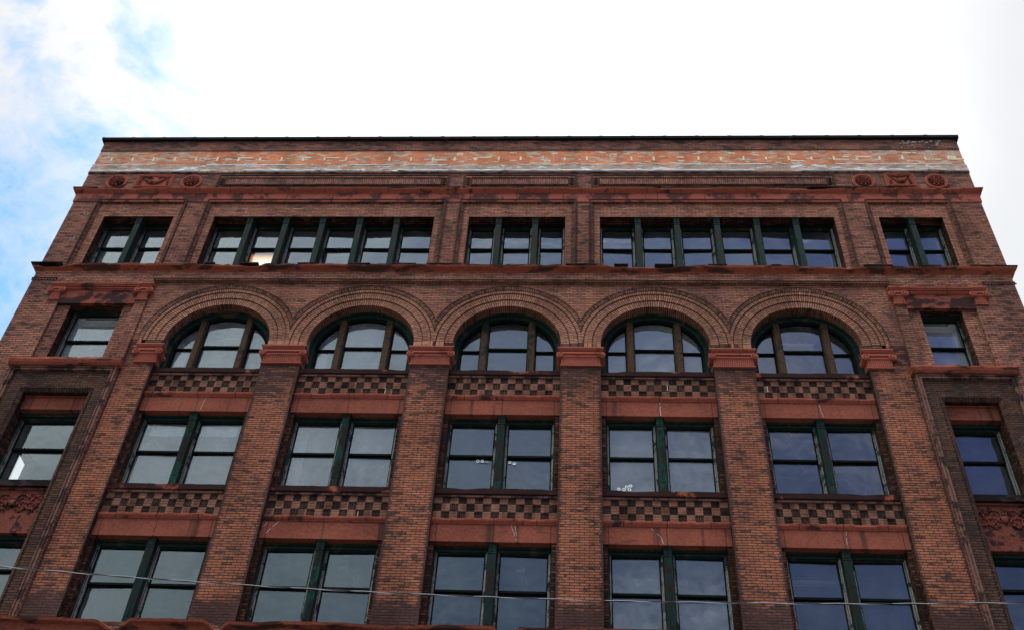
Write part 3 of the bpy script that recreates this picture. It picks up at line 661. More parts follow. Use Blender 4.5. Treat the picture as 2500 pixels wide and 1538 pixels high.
# --- pavilions (corner bays)
def cap_ionic(cx, hw, y0, z0, h, nd, name='pilaster_capital', yb=.0, sideL=True, sideR=True):
    """fluted necking, egg roll, scroll band with a volute at each end, moulded abacus"""
    k = h/.66; mb = MB()
    mb.box(cx-hw-.035, cx+hw+.035, y0-.035, yb, z0, z0+.03*k); mb.box(cx-hw-.02, cx+hw+.02, y0-.02, yb, z0+.03*k, z0+.05*k)
    mb.box(cx-hw, cx+hw, y0, yb, z0+.05*k, z0+.30*k)
    for i in range(nd):
        x = cx-hw+2*hw*(i+.5)/nd; w_ = hw/nd*.55; mb.box(x-w_, x+w_, y0-.030, y0, z0+.05*k, z0+.27*k)
    mb.box(cx-hw-.012, cx+hw+.012, y0-.025, yb, z0+.275*k, z0+.305*k)
    # echinus roll, scroll channel
    mb.tube([(cx-hw-.01, y0-.02, z0+.345*k), (cx+hw+.01, y0-.02, z0+.345*k)], .042*k, 10)
    mb.box(cx-hw, cx+hw, y0-.01, yb, z0+.305*k, z0+.5*k)
    mb.box(cx-hw-.03, cx+hw+.03, y0-.055, yb, z0+.405*k, z0+.425*k); mb.box(cx-hw-.05, cx+hw+.05, y0-.085, yb, z0+.425*k, z0+.475*k)
    for j, (e, za, zb) in enumerate(((.045, .475, .50), (.02, .50, .545), (.05, .545, .575), (.075, .575, .615), (.10, .615, .66))):
        mb.box(cx-hw-e, cx+hw+e, y0-e-.01, yb, z0+za*k, z0+zb*k)
    o = mb.build(name, 'capital_stone', root)
    for s in (-1, 1):
        v = MB(); X, Z, r0 = cx+s*(hw+.035), z0+.375*k, .105*k
        yb2 = yb if yb > .1 else y0+.12
        v.lathe(X, Z, [(0, y0-.115), (r0*.26, y0-.112), (r0*.32, y0-.06), (r0*.60, y0-.055), (r0*.66, y0-.10), (r0*.96, y0-.10), (r0, y0-.085), (r0*.9, y0), (r0*.82, (y0+yb2)/2), (r0*.95, yb2), (0, yb2)], 18)
        pts = []; 
        for i in range(22):
            t = i/21; a = PI/2 - s*t*3.6*PI/1.0*-1; rr = r0*.88*(1-t*.82)
            pts.append((X+s*rr*math.cos(a)*-1 if False else X+rr*math.cos(a), y0-.10, Z+rr*math.sin(a)))
        v.tube(pts, [.016*k*(1-.4*i/21) for i in range(22)], 5)
        v.build('volute', 'capital_stone', o, smooth=False)
    return o

def pav(sg, x_out, x_in, wl, wr, pl, pr, cL, cR, fr, sf, op):
    """one corner bay below the cornice. window wl..wr, recess pl..pr, frames fr (outer) and sf (small)"""
    ZT = 3.60; lo, hi = min(x_out, x_in), max(x_out, x_in)
    ZS = -.02
    mb = MB(); wall_rects(mb, lo, hi, -8.80, ZT, YU, [(pl, pr, ZS, 2.60), (fr[0], fr[1], -20, -.30)], .02)
    if sg < 0: mb.face([(hi, YU, -8.8), (hi, .02, -8.8), (hi, .02, ZT), (hi, YU, ZT)])
    else: mb.face([(lo, .02, -8.8), (lo, YU, -8.8), (lo, YU, ZT), (lo, .02, ZT)])
    mb.build('pavilion_wall', 'wall_brick', root)
    # recessed field round the upper window and the stone lintel over it
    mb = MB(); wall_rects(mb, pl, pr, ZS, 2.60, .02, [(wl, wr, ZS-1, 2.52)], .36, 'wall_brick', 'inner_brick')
    mb.build('window_surround', None, root)
    a, b = cL+.30, cR-.30
    mb = MB(); mb.box(pl-.0, pr+.0, YU-.012, .3, 2.525, 3.12); o = lab(mb.build('window_lintel', 'stained_stone', root), 'red stone lintel with black soot stain')
    mb = MB(); 
    for (p, z0, z1) in ((.03, 3.12, 3.16), (.06, 3.16, 3.21), (.045, 3.21, 3.235), (.10, 3.235, 3.30), (.13, 3.30, 3.345)): mb.box(pl-.02, pr+.02, YU-.012-p, .1, z0, z1)
    mb.build('lintel_cornice', 'red_stone', root)
    cap_ionic(cL, .165, YU-.03, 2.66, .72, 7, yb=YU+.06); cap_ionic(cR, .165, YU-.03, 2.66, .72, 7, yb=YU+.06)
    # upper window
    mb = MB(); later = []; mb.mat('frame_wood'); mb.box(wl, wr, .26, .5, 2.515, 2.66); sash_unit(mb, later, wl-.03, wr+.07, -.0, 2.60, 1.36, .40, fw=.07); finish_window(mb, later, True)
    # rough sill
    s0, s1 = fr[0]-.10, fr[1]+.10; mb = MB(); n = 46; prev = None
    for i in range(n+1):
        x = s0+(s1-s0)*i/n; t = .5*noise.noise(Vector((x*1.3, 4+sg, 0)))+.4*noise.noise(Vector((x*5, 9, sg)))
        cur = [(x, YU-.10+.05*t, -.27), (x, YU-.15+.06*t, -.20), (x, YU-.18+.07*t, -.10), (x, YU-.16+.08*abs(t), .0-.06*abs(t)), (x, .36, .015)]
        if prev:
            for k in range(4): mb.face([prev[k], cur[k], cur[k+1], prev[k+1]])
            mb.face([(prev[0][0], .1, -.27), (x, .1, -.27), cur[0], prev[0]])
        else: first = cur
        prev = cur
    for e in (first, prev): mb.face([(e[0][0], .1, -.27)]+e)
    lab(mb.build('window_sill', 'cornice_stone', root), 'broken rough red stone sill')
    # big moulded frame and sooty field with the smaller frame cut in it
    y1 = YU+.05
    mb = MB().mat('fillet_stone')
    a, b, zt = fr[0], fr[1], -.28
    for (o1, o2, pr_) in ((.0, .045, .05), (.045, .09, .02), (.09, .14, .04)):
        mb.box(a+o1, a+o2, YU-pr_, y1+.01, -8.8, zt-o1); mb.box(b-o2, b-o1, YU-pr_, y1+.01, -8.8, zt-o1); mb.box(a+o2, b-o2, YU-pr_, y1+.01, zt-o2, zt-o1)
    mb.build('brick_frame', None, root)
    mb = MB(); wall_rects(mb, a+.14, b-.14, -8.8, zt-.14, y1, [(sf[0], sf[1], -20, -1.08)], y1+.06); mb.build('pavilion_panel', 'sooty_brick', root)
    frame_trim('window_frame_moulding', sf[0], sf[1], -8.8, -1.08, w1=.03, w2=.10, y=y1, proud=.03, yin=y1+.07, matn='trim_brick', splay='sooty_brick')
    oa, ob = sf[0]+.13, sf[1]-.13
    mb = MB(); mb.box(oa-.3, oa, y1+.07, .62, -8.8, -1.21, skip='fbld'); mb.box(ob, ob+.3, y1+.07, .62, -8.8, -1.21, skip='fbrd'); mb.face([(oa, y1+.07, -1.21), (ob, y1+.07, -1.21), (ob, .30, -1.21), (oa, .30, -1.21)])
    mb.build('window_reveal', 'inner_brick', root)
    for zz, (g0, g1, zm) in ((-1.14, (-4.32, -1.72, -2.93)), (-5.42, (-8.70, -6.06, -7.02))):
        if zz > -2:
            mb = MB(); mb.box(oa+.001, ob-.001, .24, .64, -1.70, -1.18); mb.box(oa+.001, ob-.001, .19, .24, -1.25, -1.18); lab(mb.build('stone_lintel', 'lintel_stone', root), 'plain red stone lintel inside the corner frame')
        mb = MB(); later = []; mb.mat('frame_wood'); mb.box(oa+.003, ob-.003, .42, .58, g1-.11, g1-.002); sash_unit(mb, later, oa+.003, ob-.003, g0, g1-.10, zm, .53, fw=.07, stile=.09); finish_window(mb, later)
    mb = MB(); mb.box(oa+.001, ob-.001, .22, .70, -4.53, -4.32); mb.build('black_sill', 'black_crust', root)
    mb = MB(); mb.box(oa+.001, ob-.001, .36, .8, -5.42, -4.53); mb.box(oa+.001, ob-.001, .31, .36, -4.60, -4.53); mb.box(oa+.001, ob-.001, .31, .36, -5.46, -5.40)
    mb.box(oa+.001, ob-.001, .30, .8, -6.05, -5.46); pn = mb.build('carved_panel', 'carved_stone', root)
    f = MB(); cx = (oa+ob)/2; zc = -5.0
    for s in (-1, 1):
        for (X, Z, r, dr) in ((.22, .08, .20, 1), (.55, -.10, .18, -1), (.52, .20, .11, 1), (.28, -.22, .10, -1), (.74, .18, .08, 1)):
            pts = []; rr = []
            for i in range(18):
                t = i/17; a_ = dr*(t*3.0*PI)+.5; q = r*(1-t*.85); pts.append((cx+s*(X+q*math.cos(a_)), .335, zc+Z+q*math.sin(a_))); rr.append(.026*(1-.6*t))
            f.tube(pts, rr, 5)
            for q in range(4):
                a_ = q*1.4+X*7; f.blob((cx+s*(X+r*.9*math.cos(a_)), .335, zc+Z+r*.9*math.sin(a_)), (.075, .03, .032), 6, 4, a_*s)
    f.blob((cx, .33, zc-.05), (.10, .05, .13), 8, 5)
    f.build('carved_scroll', 'carved_stone', pn, smooth=True)
pav(-1, -XW, -11.62, -14.08, -12.34, -14.50, -11.98, -14.68, -11.80, (-14.93, -11.66), (-14.40, -12.16), None)
pav(1, XW, 11.86, 12.60, 13.86, 12.22, 14.30, 12.04, 14.50, (11.88, 14.70), (12.40, 14.15), None)

# --- piers
def pier(x0, x1, zt=.02, edge=True):
    mb = MB().mat('pier_brick'); mb.box(x0, x1, 0, .26, -8.82, zt, skip='bdlr'); mb.mat('inner_brick'); mb.box(x0, x1, 0, .26, -8.82, zt, skip='bdft'); return mb.build('brick_pier', None, root)  # side faces take the brick with shade painted in
for cx in (-6.75, -2.25, 2.25, 6.75):
    pier(cx-.594, cx+.594)
    cap_ionic(cx, .585, -.03, 0.0, .70, 19, 'pier_capital', yb=.30)
pier(-11.62, -10.65, 1.0); pier(10.65, 11.86, 1.0)
cap_ionic(-10.93, .33, -.03, 0.0, .72, 13, 'pier_capital', yb=.25); cap_ionic(10.98, .36, -.03, 0.0, .72, 13, 'pier_capital', yb=.25)

# --- arcade: spandrel wall, five ringed arches with arched windows
ZS_ = 1.02; RO = 2.43; RINGS = [(2.43, 2.31, -.055), (2.31, 2.18, .0), (2.18, 1.92, .03), (1.92, 1.65, .06)]
bays = [-9.0, -4.5, 0.0, 4.5, 9.0]
mb = MB()
def col(x0, x1, zf0, zf1): mb.face([(x0, 0, zf0), (x1, 0, zf1), (x1, 0, 3.66), (x0, 0, 3.66)])
zin = lambda d: ZS_+math.sqrt(max((RO-.02)**2-d*d, 0))
for bi, cx in enumerate(bays):
    lo = -2.25 if bi else -RO+.02; hi = 2.25 if bi < 4 else RO-.02; n = 40
    for i in range(n):
        a = lo+(hi-lo)*i/n; b = lo+(hi-lo)*(i+1)/n; col(cx+a, cx+b, zin(a), zin(b))
mb.face([(-11.62, 0, 1.0), (-9-RO+.02, 0, 1.0), (-9-RO+.02, 0, 3.66), (-11.62, 0, 3.66)]); mb.face([(9+RO-.02, 0, 1.0), (11.86, 0, 1.0), (11.86, 0, 3.66), (9+RO-.02, 0, 3.66)])
mb.build('spandrel_wall', 'spandrel_brick', root)
def arch_path(n=56, below=.36):
    pts = [(0.0, -below), (0.0, -below/2)]; 
    for i in range(n+1): pts.append((PI*i/n, None))
    pts += [(PI, -below/2), (PI, -below)]
    return pts
def apt(cx, r, t, dz, li, ri):
    if dz is not None: x = r if t == 0 else -r; z = dz
    else: x, z = r*math.cos(t), r*math.sin(t)
    lim = ri if x > 0 else li
    if abs(x) > lim:
        if dz is None: z = abs(lim*math.tan(t)) if abs(math.cos(t)) > 1e-6 else z
        x = math.copysign(lim, x)
    return cx+x, ZS_+z
for bi, cx in enumerate(bays):
    li = 2.249 if bi else 9; ri = 2.249 if bi < 4 else 9
    path = arch_path()
    for k, (r1, r0, y) in enumerate(RINGS):
        mb = MB(); mb.mat('trim_brick' if k == 0 else 'arch_brick')
        yn = RINGS[k+1][2] if k < 3 else .36
        L = bi*3.73
        for (t0, d0), (t1, d1) in zip(path, path[1:]):
            A0 = apt(cx, r0, t0, d0, li, ri); A1 = apt(cx, r0, t1, d1, li, ri); B0 = apt(cx, r1, t0, d0, li, ri); B1 = apt(cx, r1, t1, d1, li, ri)
            seg = math.hypot(A1[0]-A0[0], A1[1]-A0[1]) if d0 is not None and d1 is not None else (t1-t0)*(r0+r1)/2
            u0, u1 = L, L+seg; L = u1; w_ = r1-r0
            off = .15 if w_ > .25 else .0
            if math.hypot(B0[0]-A0[0], B0[1]-A0[1]) > 1e-4 or math.hypot(B1[0]-A1[0], B1[1]-A1[1]) > 1e-4:
                G0, G1 = apt(cx, r1-(.022 if k == 0 else .022), t0, d0, li, ri), apt(cx, r1-(.022 if k == 0 else .022), t1, d1, li, ri)
                if k == 0:      # roll, then a splayed header course
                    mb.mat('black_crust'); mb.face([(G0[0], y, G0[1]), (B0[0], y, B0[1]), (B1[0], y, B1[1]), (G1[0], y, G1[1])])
                    mb.mat('trim_warm'); mb.face([(A0[0], -.015, A0[1]), (G0[0], y, G0[1]), (G1[0], y, G1[1]), (A1[0], -.015, A1[1])], uv=[(.01, u0), (.01+w_, u0), (.01+w_, u1), (.01, u1)])
                    mb.face([(A0[0], -.015, A0[1]), (A1[0], -.015, A1[1]), (A1[0], yn+.02, A1[1]), (A0[0], yn+.02, A0[1])], uv=[(.0, u0), (.0, u1), (yn-y, u1), (yn-y, u0)])
                else:
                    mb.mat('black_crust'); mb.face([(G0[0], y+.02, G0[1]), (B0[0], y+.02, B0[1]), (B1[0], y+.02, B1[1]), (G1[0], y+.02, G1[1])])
                    mb.mat('arch_brick'); mb.face([(A0[0], y, A0[1]), (G0[0], y, G0[1]), (G1[0], y, G1[1]), (A1[0], y, A1[1])], uv=[(.01, u0), (.01+w_, u0), (.01+w_, u1), (.01, u1)])
                    mb.face([(G0[0], y, G0[1]), (G0[0], y+.02, G0[1]), (G1[0], y+.02, G1[1]), (G1[0], y, G1[1])])
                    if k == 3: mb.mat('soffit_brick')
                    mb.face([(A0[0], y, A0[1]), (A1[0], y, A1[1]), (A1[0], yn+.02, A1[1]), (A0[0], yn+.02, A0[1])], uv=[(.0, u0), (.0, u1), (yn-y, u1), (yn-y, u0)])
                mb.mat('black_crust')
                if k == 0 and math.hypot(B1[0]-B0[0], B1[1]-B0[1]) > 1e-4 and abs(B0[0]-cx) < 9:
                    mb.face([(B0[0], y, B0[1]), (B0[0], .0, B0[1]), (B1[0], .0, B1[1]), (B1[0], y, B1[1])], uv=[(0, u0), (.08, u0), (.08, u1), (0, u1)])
        if k == 0:   # little header teeth on the hood mould
            for i in range(3, 150):
                t = PI*i/153; X, Z = apt(cx, RO, t, None, li, ri)
                if abs(X-cx) < (li if X < cx else ri)-.03 or (li > 5 and X < cx) or (ri > 5 and X > cx):
                    mb.blob((X, -.05, Z), (.014, .03, .014), 4, 3)
        if k == 0:
            for s_, ok in ((-1, bi == 0), (1, bi == 4)):
                if ok: mb.mat('capital_stone'); mb.box(min(cx+s_*2.28, cx+s_*2.45), max(cx+s_*2.28, cx+s_*2.45), -.075, -.001, .60, .665)
        o = mb.build('arch_ring' if k else 'hood_mould', None, root)
    # window: arched timber frame, two posts, three lights
    mb = MB(); later = []
    def ring(r1, r0, y, yb, zc, matn, zb=.0):
        mb.mat(matn); P_ = [(0, zb-zc), (0, (zb-zc)/2)] + [(PI*i/36, None) for i in range(37)] + [(PI, (zb-zc)/2), (PI, zb-zc)]
        def pt(r, t, d):
            if d is not None: return (cx+(r if t == 0 else -r), zc+d)
            return (cx+r*math.cos(t), zc+r*math.sin(t))
        for (t0, d0), (t1, d1) in zip(P_, P_[1:]):
            a0, a1, b0, b1 = pt(r0, t0, d0), pt(r0, t1, d1), pt(r1, t0, d0), pt(r1, t1, d1)
            mb.face([(a0[0], y, a0[1]), (b0[0], y, b0[1]), (b1[0], y, b1[1]), (a1[0], y, a1[1])])
            mb.face([(a0[0], y, a0[1]), (a1[0], y, a1[1]), (a1[0], yb, a1[1]), (a0[0], yb, a0[1])])
    ring(1.652, 1.60, .36, .46, 1.01, 'frame_wood'); ring(1.602, 1.50, .44, .52, 1.0, 'frame_wood'); ring(1.502, 1.44, .50, .70, .98, 'sash_wood')
    for s in (-1, 1):
        X = cx+s*.735; h = .97+math.sqrt(1.54**2-.75**2)
        mb.mat('arch_mullion_wood'); mb.box(X-.085, X+.085, .40, .62, .0, h); mb.box(X-.115, X+.115, .45, .64, .0, h-.02)
        mb.mat('frame_wood'); mb.box(X-.135 if s > 0 else X+.115, X-.115 if s > 0 else X+.135, .52, .66, .0, h)
    wobj = mb.build('arched_window', None, root)
    Rg = 1.45; zc = .98
    def arcz(x): return zc+math.sqrt(max(Rg*Rg-x*x, 0))
    def light(xa, xb, zm, yy, s, nm):
        # upper and lower sash with curved heads
        for half in (0, 1):
            z0, z1 = (zm, None) if half == 0 else (.0, zm)
            yq = yy+(.05 if half else 0); m2 = MB(); n = 12; g = MB()
            for i in range(n):
                p, q = xa+(xb-xa)*i/n, xa+(xb-xa)*(i+1)/n
                tp, tq = (arcz(p), arcz(q)) if z1 is None else (min(z1, arcz(p)), min(z1, arcz(q)))
                if tp <= z0+.01 and tq <= z0+.01: continue
                g.face([(cx+p, yq+.02, z0), (cx+q, yq+.02, z0), (cx+q, yq+.02, max(tq, z0)), (cx+p, yq+.02, max(tp, z0))])
                if z1 is None: m2.face([(cx+p, yq, max(tp-s, z0)), (cx+q, yq, max(tq-s, z0)), (cx+q, yq, max(tq, z0)), (cx+p, yq, max(tp, z0))]); m2.face([(cx+p, yq, max(tp-s, z0)), (cx+q, yq, max(tq-s, z0)), (cx+q, yq+.04, max(tq-s, z0)), (cx+p, yq+.04, max(tp-s, z0))])
            if half == 0: m2.box(cx+xa, cx+xb, yq-.005, yq+.05, z0-.03, z0+(.03 if nm == 'c' else .008))
            else: m2.box(cx+xa, cx+xb, yq, yq+.05, z1-.06, z1-.03 if nm != 'c' else z1); m2.box(cx+xa, cx+xb, yq, yq+.04, z0, z0+.08)
            for e in (xa, xb-s):
                te = arcz(e if abs(e) > abs(e+s) else e+s); zt = te if z1 is None else min(z1, te)
                if zt > z0: m2.box(cx+e, cx+e+s, yq, yq+.04, z0, zt)
            m2.build('upper_sash' if half == 0 else 'lower_sash', 'sash_wood', wobj); PANES.append(g.build('upper_pane' if half == 0 else 'lower_pane', 'hazy_glass' if bi in (0, 1, 3) else 'window_glass', wobj))
    light(-.62, .62, 1.27, .56, .035, 'c'); light(-1.44, -.855, 1.19, .58, .03, 's'); light(.855, 1.44, 1.19, .58, .03, 's')

# --- storeys below the arches
def rough_sill(cx, z1, z0, name='window_sill'):
    a, b = cx-1.654, cx+1.654; mb = MB(); n = 30; prev = None; rows = []
    for i in range(n+1):
        x = a+(b-a)*i/n; t = noise.noise(Vector((x*1.1, z1*3, 0))); t2 = noise.noise(Vector((x*4, z1, 2)))
        d = max(0, t-.05)*.10+.012*t2
        cur = [(x, .16, z0), (x, .13, z0+.02), (x, .13+d*.6, z1-.02-d*.6), (x, .16+d, z1-d), (x, .60, z1+.02)]
        if prev:
            for k in range(4): mb.face([prev[k], cur[k], cur[k+1], prev[k+1]])
            mb.face([(prev[0][0], .3, z0), (x, .3, z0), cur[0], prev[0]])
        prev = cur
    return lab(mb.build(name, 'crusted_stone', root), 'soot blackened stone sill with red patches')
def checker(cx, zt):
    a, b = cx-1.654, cx+1.654; n = 15; ch = .256; y = .22; w_ = (b-a)/n; mb = MB()
    for r in range(3):
        for i in range(n):
            x0, x1 = a+i*w_, a+(i+1)*w_; z1 = zt-r*ch; z0 = z1-ch; dark = (i+r) % 2 == 1
            if not dark: m = 'check_light'; yy = y-.012
            else: m = 'check_soldier' if ((i+r*1)//2+r) % 2 == 0 else 'check_dark'; yy = y+.004
            yy += random.uniform(-.003, .003)
            mb.mat(m); U = [(0, 0), (x1-x0, 0), (x1-x0, z1-z0), (0, z1-z0)]
            mb.face([(x0, yy, z0), (x1, yy, z0), (x1, yy, z1), (x0, yy, z1)], uv=U)
            if not dark:
                for q in ([(x0, yy, z0), (x0, yy, z1), (x0, y+.01, z1), (x0, y+.01, z0)], [(x1, yy, z0), (x1, y+.01, z0), (x1, y+.01, z1), (x1, yy, z1)], [(x0, yy, z1), (x1, yy, z1), (x1, y+.01, z1), (x0, y+.01, z1)], [(x0, yy, z0), (x0, y+.01, z0), (x1, y+.01, z0), (x1, yy, z0)]): mb.face(q)
    return lab(mb.build('checker_panel', None, root), 'chequered panel of pale and dark brick squares')
def lintel(cx, zt, zb, k):
    a, b = cx-1.654, cx+1.654
    mb = MB(); n = 36; prev = None
    for i in range(n+1):
        x = a+(b-a)*i/n; t = noise.noise(Vector((x*1.4, zt*2, 5))); t2 = noise.noise(Vector((x*6, zt, 1)))
        d = max(0, t)*.05+.008*t2
        cur = [(x, .19, zt-.155), (x, .165, zt-.15), (x, .165, zt-.125), (x, .15, zt-.115), (x, .12+.2*d, zt-.07), (x, .11+d, zt-.03), (x, .11+d*1.3, zt-.005-d), (x, .25, zt+.005)]
        if prev:
            for q in range(len(cur)-1): mb.face([prev[q], cur[q], cur[q+1], prev[q+1]])
        prev = cur
    mb.build('lintel_moulding', 'red_stone', root)
    mb = MB(); mb.box(a, b, .19, .44, zb, zt-.15)
    o = mb.build('stone_lintel', 'lintel_stone', root)
    return o
def double_window(cx, zt, zb, zm, green):
    mb = MB(); later = []
    mb.mat('frame_wood'); mb.box(cx-1.53, cx+1.53, .40, .52, zt-.075, zt-.002)
    mb.box(cx-1.53, cx+1.53, .44, .52, zt-.10, zt-.075)
    cap_pilaster(mb, cx-.0, .20, .26, .56, zb, zt-.004, .30, flute=True, fmat=green, base=(zb < -6))
    for s in (-1, 1):
        a, b = (cx-1.53, cx-.10) if s < 0 else (cx+.10, cx+1.53)
        sash_unit(mb, later, a+.002, b-.002, zb, zt-.10, zm, .44, fw=.06, stile=.08)
    return finish_window(mb, later, (cx < -4 and zt > -3) or (cx > 3 and cx < 6))
def jambs(cx, zt, zb):
    for s in (-1, 1):
        mb = MB(); x0, x1 = (cx+s*1.53, cx+s*1.656) if s > 0 else (cx-1.656, cx-1.53)
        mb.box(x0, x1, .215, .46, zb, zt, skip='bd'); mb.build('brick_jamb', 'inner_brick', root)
GREEN = ['green_mullion', 'green_mullion', 'dark_mullion', 'green_mullion', 'dark_mullion']
for bi, cx in enumerate(bays):
    rough_sill(cx, -.025, -.235); mb = MB(); mb.box(cx-1.654, cx+1.654, .17, .3, -.305, -.245); mb.build('brick_fillet', 'fillet_stone', root)
    mb = MB(); mb.box(cx-1.654, cx+1.654, .23, .5, -1.05, -.165, skip='fb'); 
    checker(cx, -.262); lintel(cx, -1.04, -1.745, bi); jambs(cx, -1.745, -4.42)
    double_window(cx, -1.745, -4.40, -3.03, GREEN[bi])
    rough_sill(cx, -4.43, -4.64); mb = MB(); mb.box(cx-1.654, cx+1.654, .17, .3, -4.71, -4.65); mb.build('brick_fillet', 'fillet_stone', root)
    checker(cx, -4.662); lintel(cx, -5.435, -6.135, bi); jambs(cx, -6.135, -8.85)
    double_window(cx, -6.135, -8.86, -7.42, ['dark_mullion', 'green_mullion'][bi % 2] if bi < 3 else 'dark_mullion')
# white mortar streaks and cracks on lintels, checkers and piers
mb = MB()
def streak(x0, z0, x1, z1, y, w=.008, n=7):
    for i in range(n):
        t0, t1 = i/n, (i+1)/n
        if random.random() < .10: continue
        j0 = random.uniform(-.006, .006); A = (x0+(x1-x0)*t0+j0, z0+(z1-z0)*t0); B = (x0+(x1-x0)*t1+j0, z0+(z1-z0)*t1+.004)
        mb.face([(A[0]-w/2, y-.004, A[1]), (A[0]+w/2, y-.004, A[1]), (B[0]+w/2, y-.004, B[1]), (B[0]-w/2, y-.004, B[1])])
for q in ((-8.78, -1.22, -8.84, -1.7, .19), (4.53, -1.22, 4.53, -1.72, .19, .014), (9.05, -1.22, 9.1, -1.7, .19), (4.78, -.52, 4.78, -.75, .2, .018), (7.66, -.52, 7.66, -.75, .2, .018), (-3.5, -.75, -3.5, -1.0, .2, .018),
          (-3.65, -5.2, -3.65, -5.4, .2, .014), (9.1, -5.6, 9.05, -6.1, .19), (-6.02, -5.65, -6.35+.05, -6.1, .19, .012), (-5.72, -5.6, -6.05, -6.05, .19, .012), (.55, -5.62, .62, -5.95, .19), (.45, -5.6, .62, -6.08, .19), (4.1, -5.62, 4.35, -5.9, .19, .012), (4.35, -5.9, 4.4, -6.1, .19, .01), (.55, -1.0, .7, -1.02, .19)):
    streak(*q)
for q in ((-12.0, 7.0, -12.05, 6.5, YU, .02), (14.4, 6.6, 14.42, 6.2, YU, .018)): pass
mb.build('mortar_streaks', 'mortar_white', root)
mb = MB()
for i in range(26): 
    x = random.uniform(13.5, 15.1); z = 11.36-abs(random.gauss(0, .17)); r = random.uniform(.01, .05)
    mb.box(x, x+r*random.uniform(1, 4), YU-.03, YU-.008, z, z+r*.8)
mb.build('mortar_patch', 'mortar_white', root)
# putlog holes on the left wall
mb = MB()
for (x, z) in ((-15.05, 7.10), (-15.10, 5.75)):
    mb.mat('mortar_white'); mb.box(x-.065, x+.065, YU-.006, YU+.0, z-.05, z+.05); mb.mat('hole_black'); mb.box(x-.055, x+.055, YU-.009, YU, z-.04, z+.04)
mb.build('wall_hole', None, root)
mb = MB()
for (x, z) in ((-2.25, -3.2), (-2.27, -6.05), (2.7, -5.95)): mb.blob((x, -.0, z), (.035, .012, .04), 8, 4)
mb.build('anchor_hole', 'hole_black', root)

# --- ledge under the fourth-floor windows and the plain wall below
def ledge_rag(x, k):
    t = noise.noise(Vector((x*.6, 3.3, 0))); t3 = noise.noise(Vector((x*5, 2.2, k*.3))); wgt = min(1, k/3)
    bite = 0
    for c0, r0 in ((-9.05, .42), (-6.5, .25), (.5, .3)):
        bite = max(bite, 1-abs(x-c0)/r0)
    return (-.10*max(0, t)*wgt-.25*max(0, bite)*wgt, (-.05*max(0, t)-.22*max(0, bite))*wgt+.012*t3)
lab(cornice('stone_ledge', [(.0, -9.6), (.08, -9.45), (.10, -9.1), (.14, -9.02), (.24, -8.97), (.26, -8.90), (-.34, -8.85)], 'cornice_stone', nx=300, rag=lambda x, k: (0 if k == 6 else ledge_rag(x, k)[0], ledge_rag(x, k)[1]), base_y=YU), 'wide broken red stone ledge under the lowest windows')
mb = MB(); mb.box(-XW, XW, YU+.03, .5, GZ, -8.84, skip='b'); mb.build('lower_wall', 'wall_brick', root)
# tops and sides
mb = MB()
mb.face([(-XW, BD, GZ), (XW, BD, GZ), (XW, BD, 11.4), (-XW, BD, 11.4)])
mb.face([(XW, .45, GZ), (XW, BD, GZ), (XW, BD, 11.4), (XW, .45, 11.4)]); mb.face([(XW, YU, GZ), (XW, .45, GZ), (XW, .45, 8.35), (XW, YU, 8.35)])
# left side, with one window opening high on the third floor
ya, yb_, za, zb_ = 2.95, 3.96, -4.0, -.80
for (p, q, r, t) in ((.45, ya, GZ, 11.4), (yb_, BD, GZ, 11.4), (ya, yb_, GZ, za), (ya, yb_, zb_, 11.4)): mb.face([(-XW, p, r), (-XW, q, r), (-XW, q, t), (-XW, p, t)])
mb.face([(-XW, YU, GZ), (-XW, .45, GZ), (-XW, .45, 8.35), (-XW, YU, 8.35)])
for q in ([(-XW, ya, za), (-XW, yb_, za)], [(-XW, yb_, za), (-XW, yb_, zb_)], [(-XW, yb_, zb_), (-XW, ya, zb_)], [(-XW, ya, zb_), (-XW, ya, za)]):
    (x0, y0, z0), (x1, y1, z1) = q; mb.face([(x0, y0, z0), (x1, y1, z1), (x1+.35, y1, z1), (x0+.35, y0, z0)])
mb.build('side_wall', 'side_brick', root)
mb = MB(); mb.box(-XW+.3, XW-.3, .5, BD-.3, 10.6, 10.75); mb.build('roof', 'roof_felt', root)
# inside: floors, ceilings, cross walls, white window linings
mb = MB()
for zc_ in (7.30, 3.25, -.78, -5.15): mb.mat('room_ceiling'); mb.box(-XW+.36, XW-.1, .72, 9.0, zc_, zc_+.05); mb.mat('room_floor'); mb.box(-XW+.36, XW-.1, .72, 9.0, zc_+.40, zc_+.45)
mb.mat('room_floor'); mb.box(-XW+.36, XW-.1, .72, 9.0, -9.2, -9.1)
mb.mat('room_plaster'); mb.box(-XW+.36, XW-.1, 9.0, 9.1, -9.1, 7.3)
mb.build('floor_slab', None, root)
mb = MB().mat('room_plaster')
for x in (-11.2, 11.25): mb.box(x-.06, x+.06, .72, 9.0, -9.1, 7.3)
for cx in (-6.75, 2.25): mb.box(cx-.06, cx+.06, .72, 9.0, -9.1, 2.9)
mb.mat('room_plaster')
for cx in (-6.75, -2.25, 2.25, 6.75):                               # white splayed linings between the windows
    for (z0, z1) in ((.0, 2.9), (-4.4, -1.45), (-8.9, -5.83)): mb.box(cx-.70, cx+.64, .70, 1.0, z0, z1)
for (x0, x1) in ((-11.9, -10.6), (10.6, 12.3), (-15.3, -14.2), (14.15, 15.6)):
    for (z0, z1) in ((4.2, 7.28), (.0, 2.9), (-4.4, -1.45), (-8.9, -5.83)): mb.box(x0, x1, .70, 1.0, z0, z1)
for (x0, x1) in ((-10.9, -10.35), (-2.9, -1.5), (1.6, 2.95)): mb.box(x0, x1, .58, .95, 4.2, 7.28)
mb.build('interior_wall', None, root)
mb = MB()
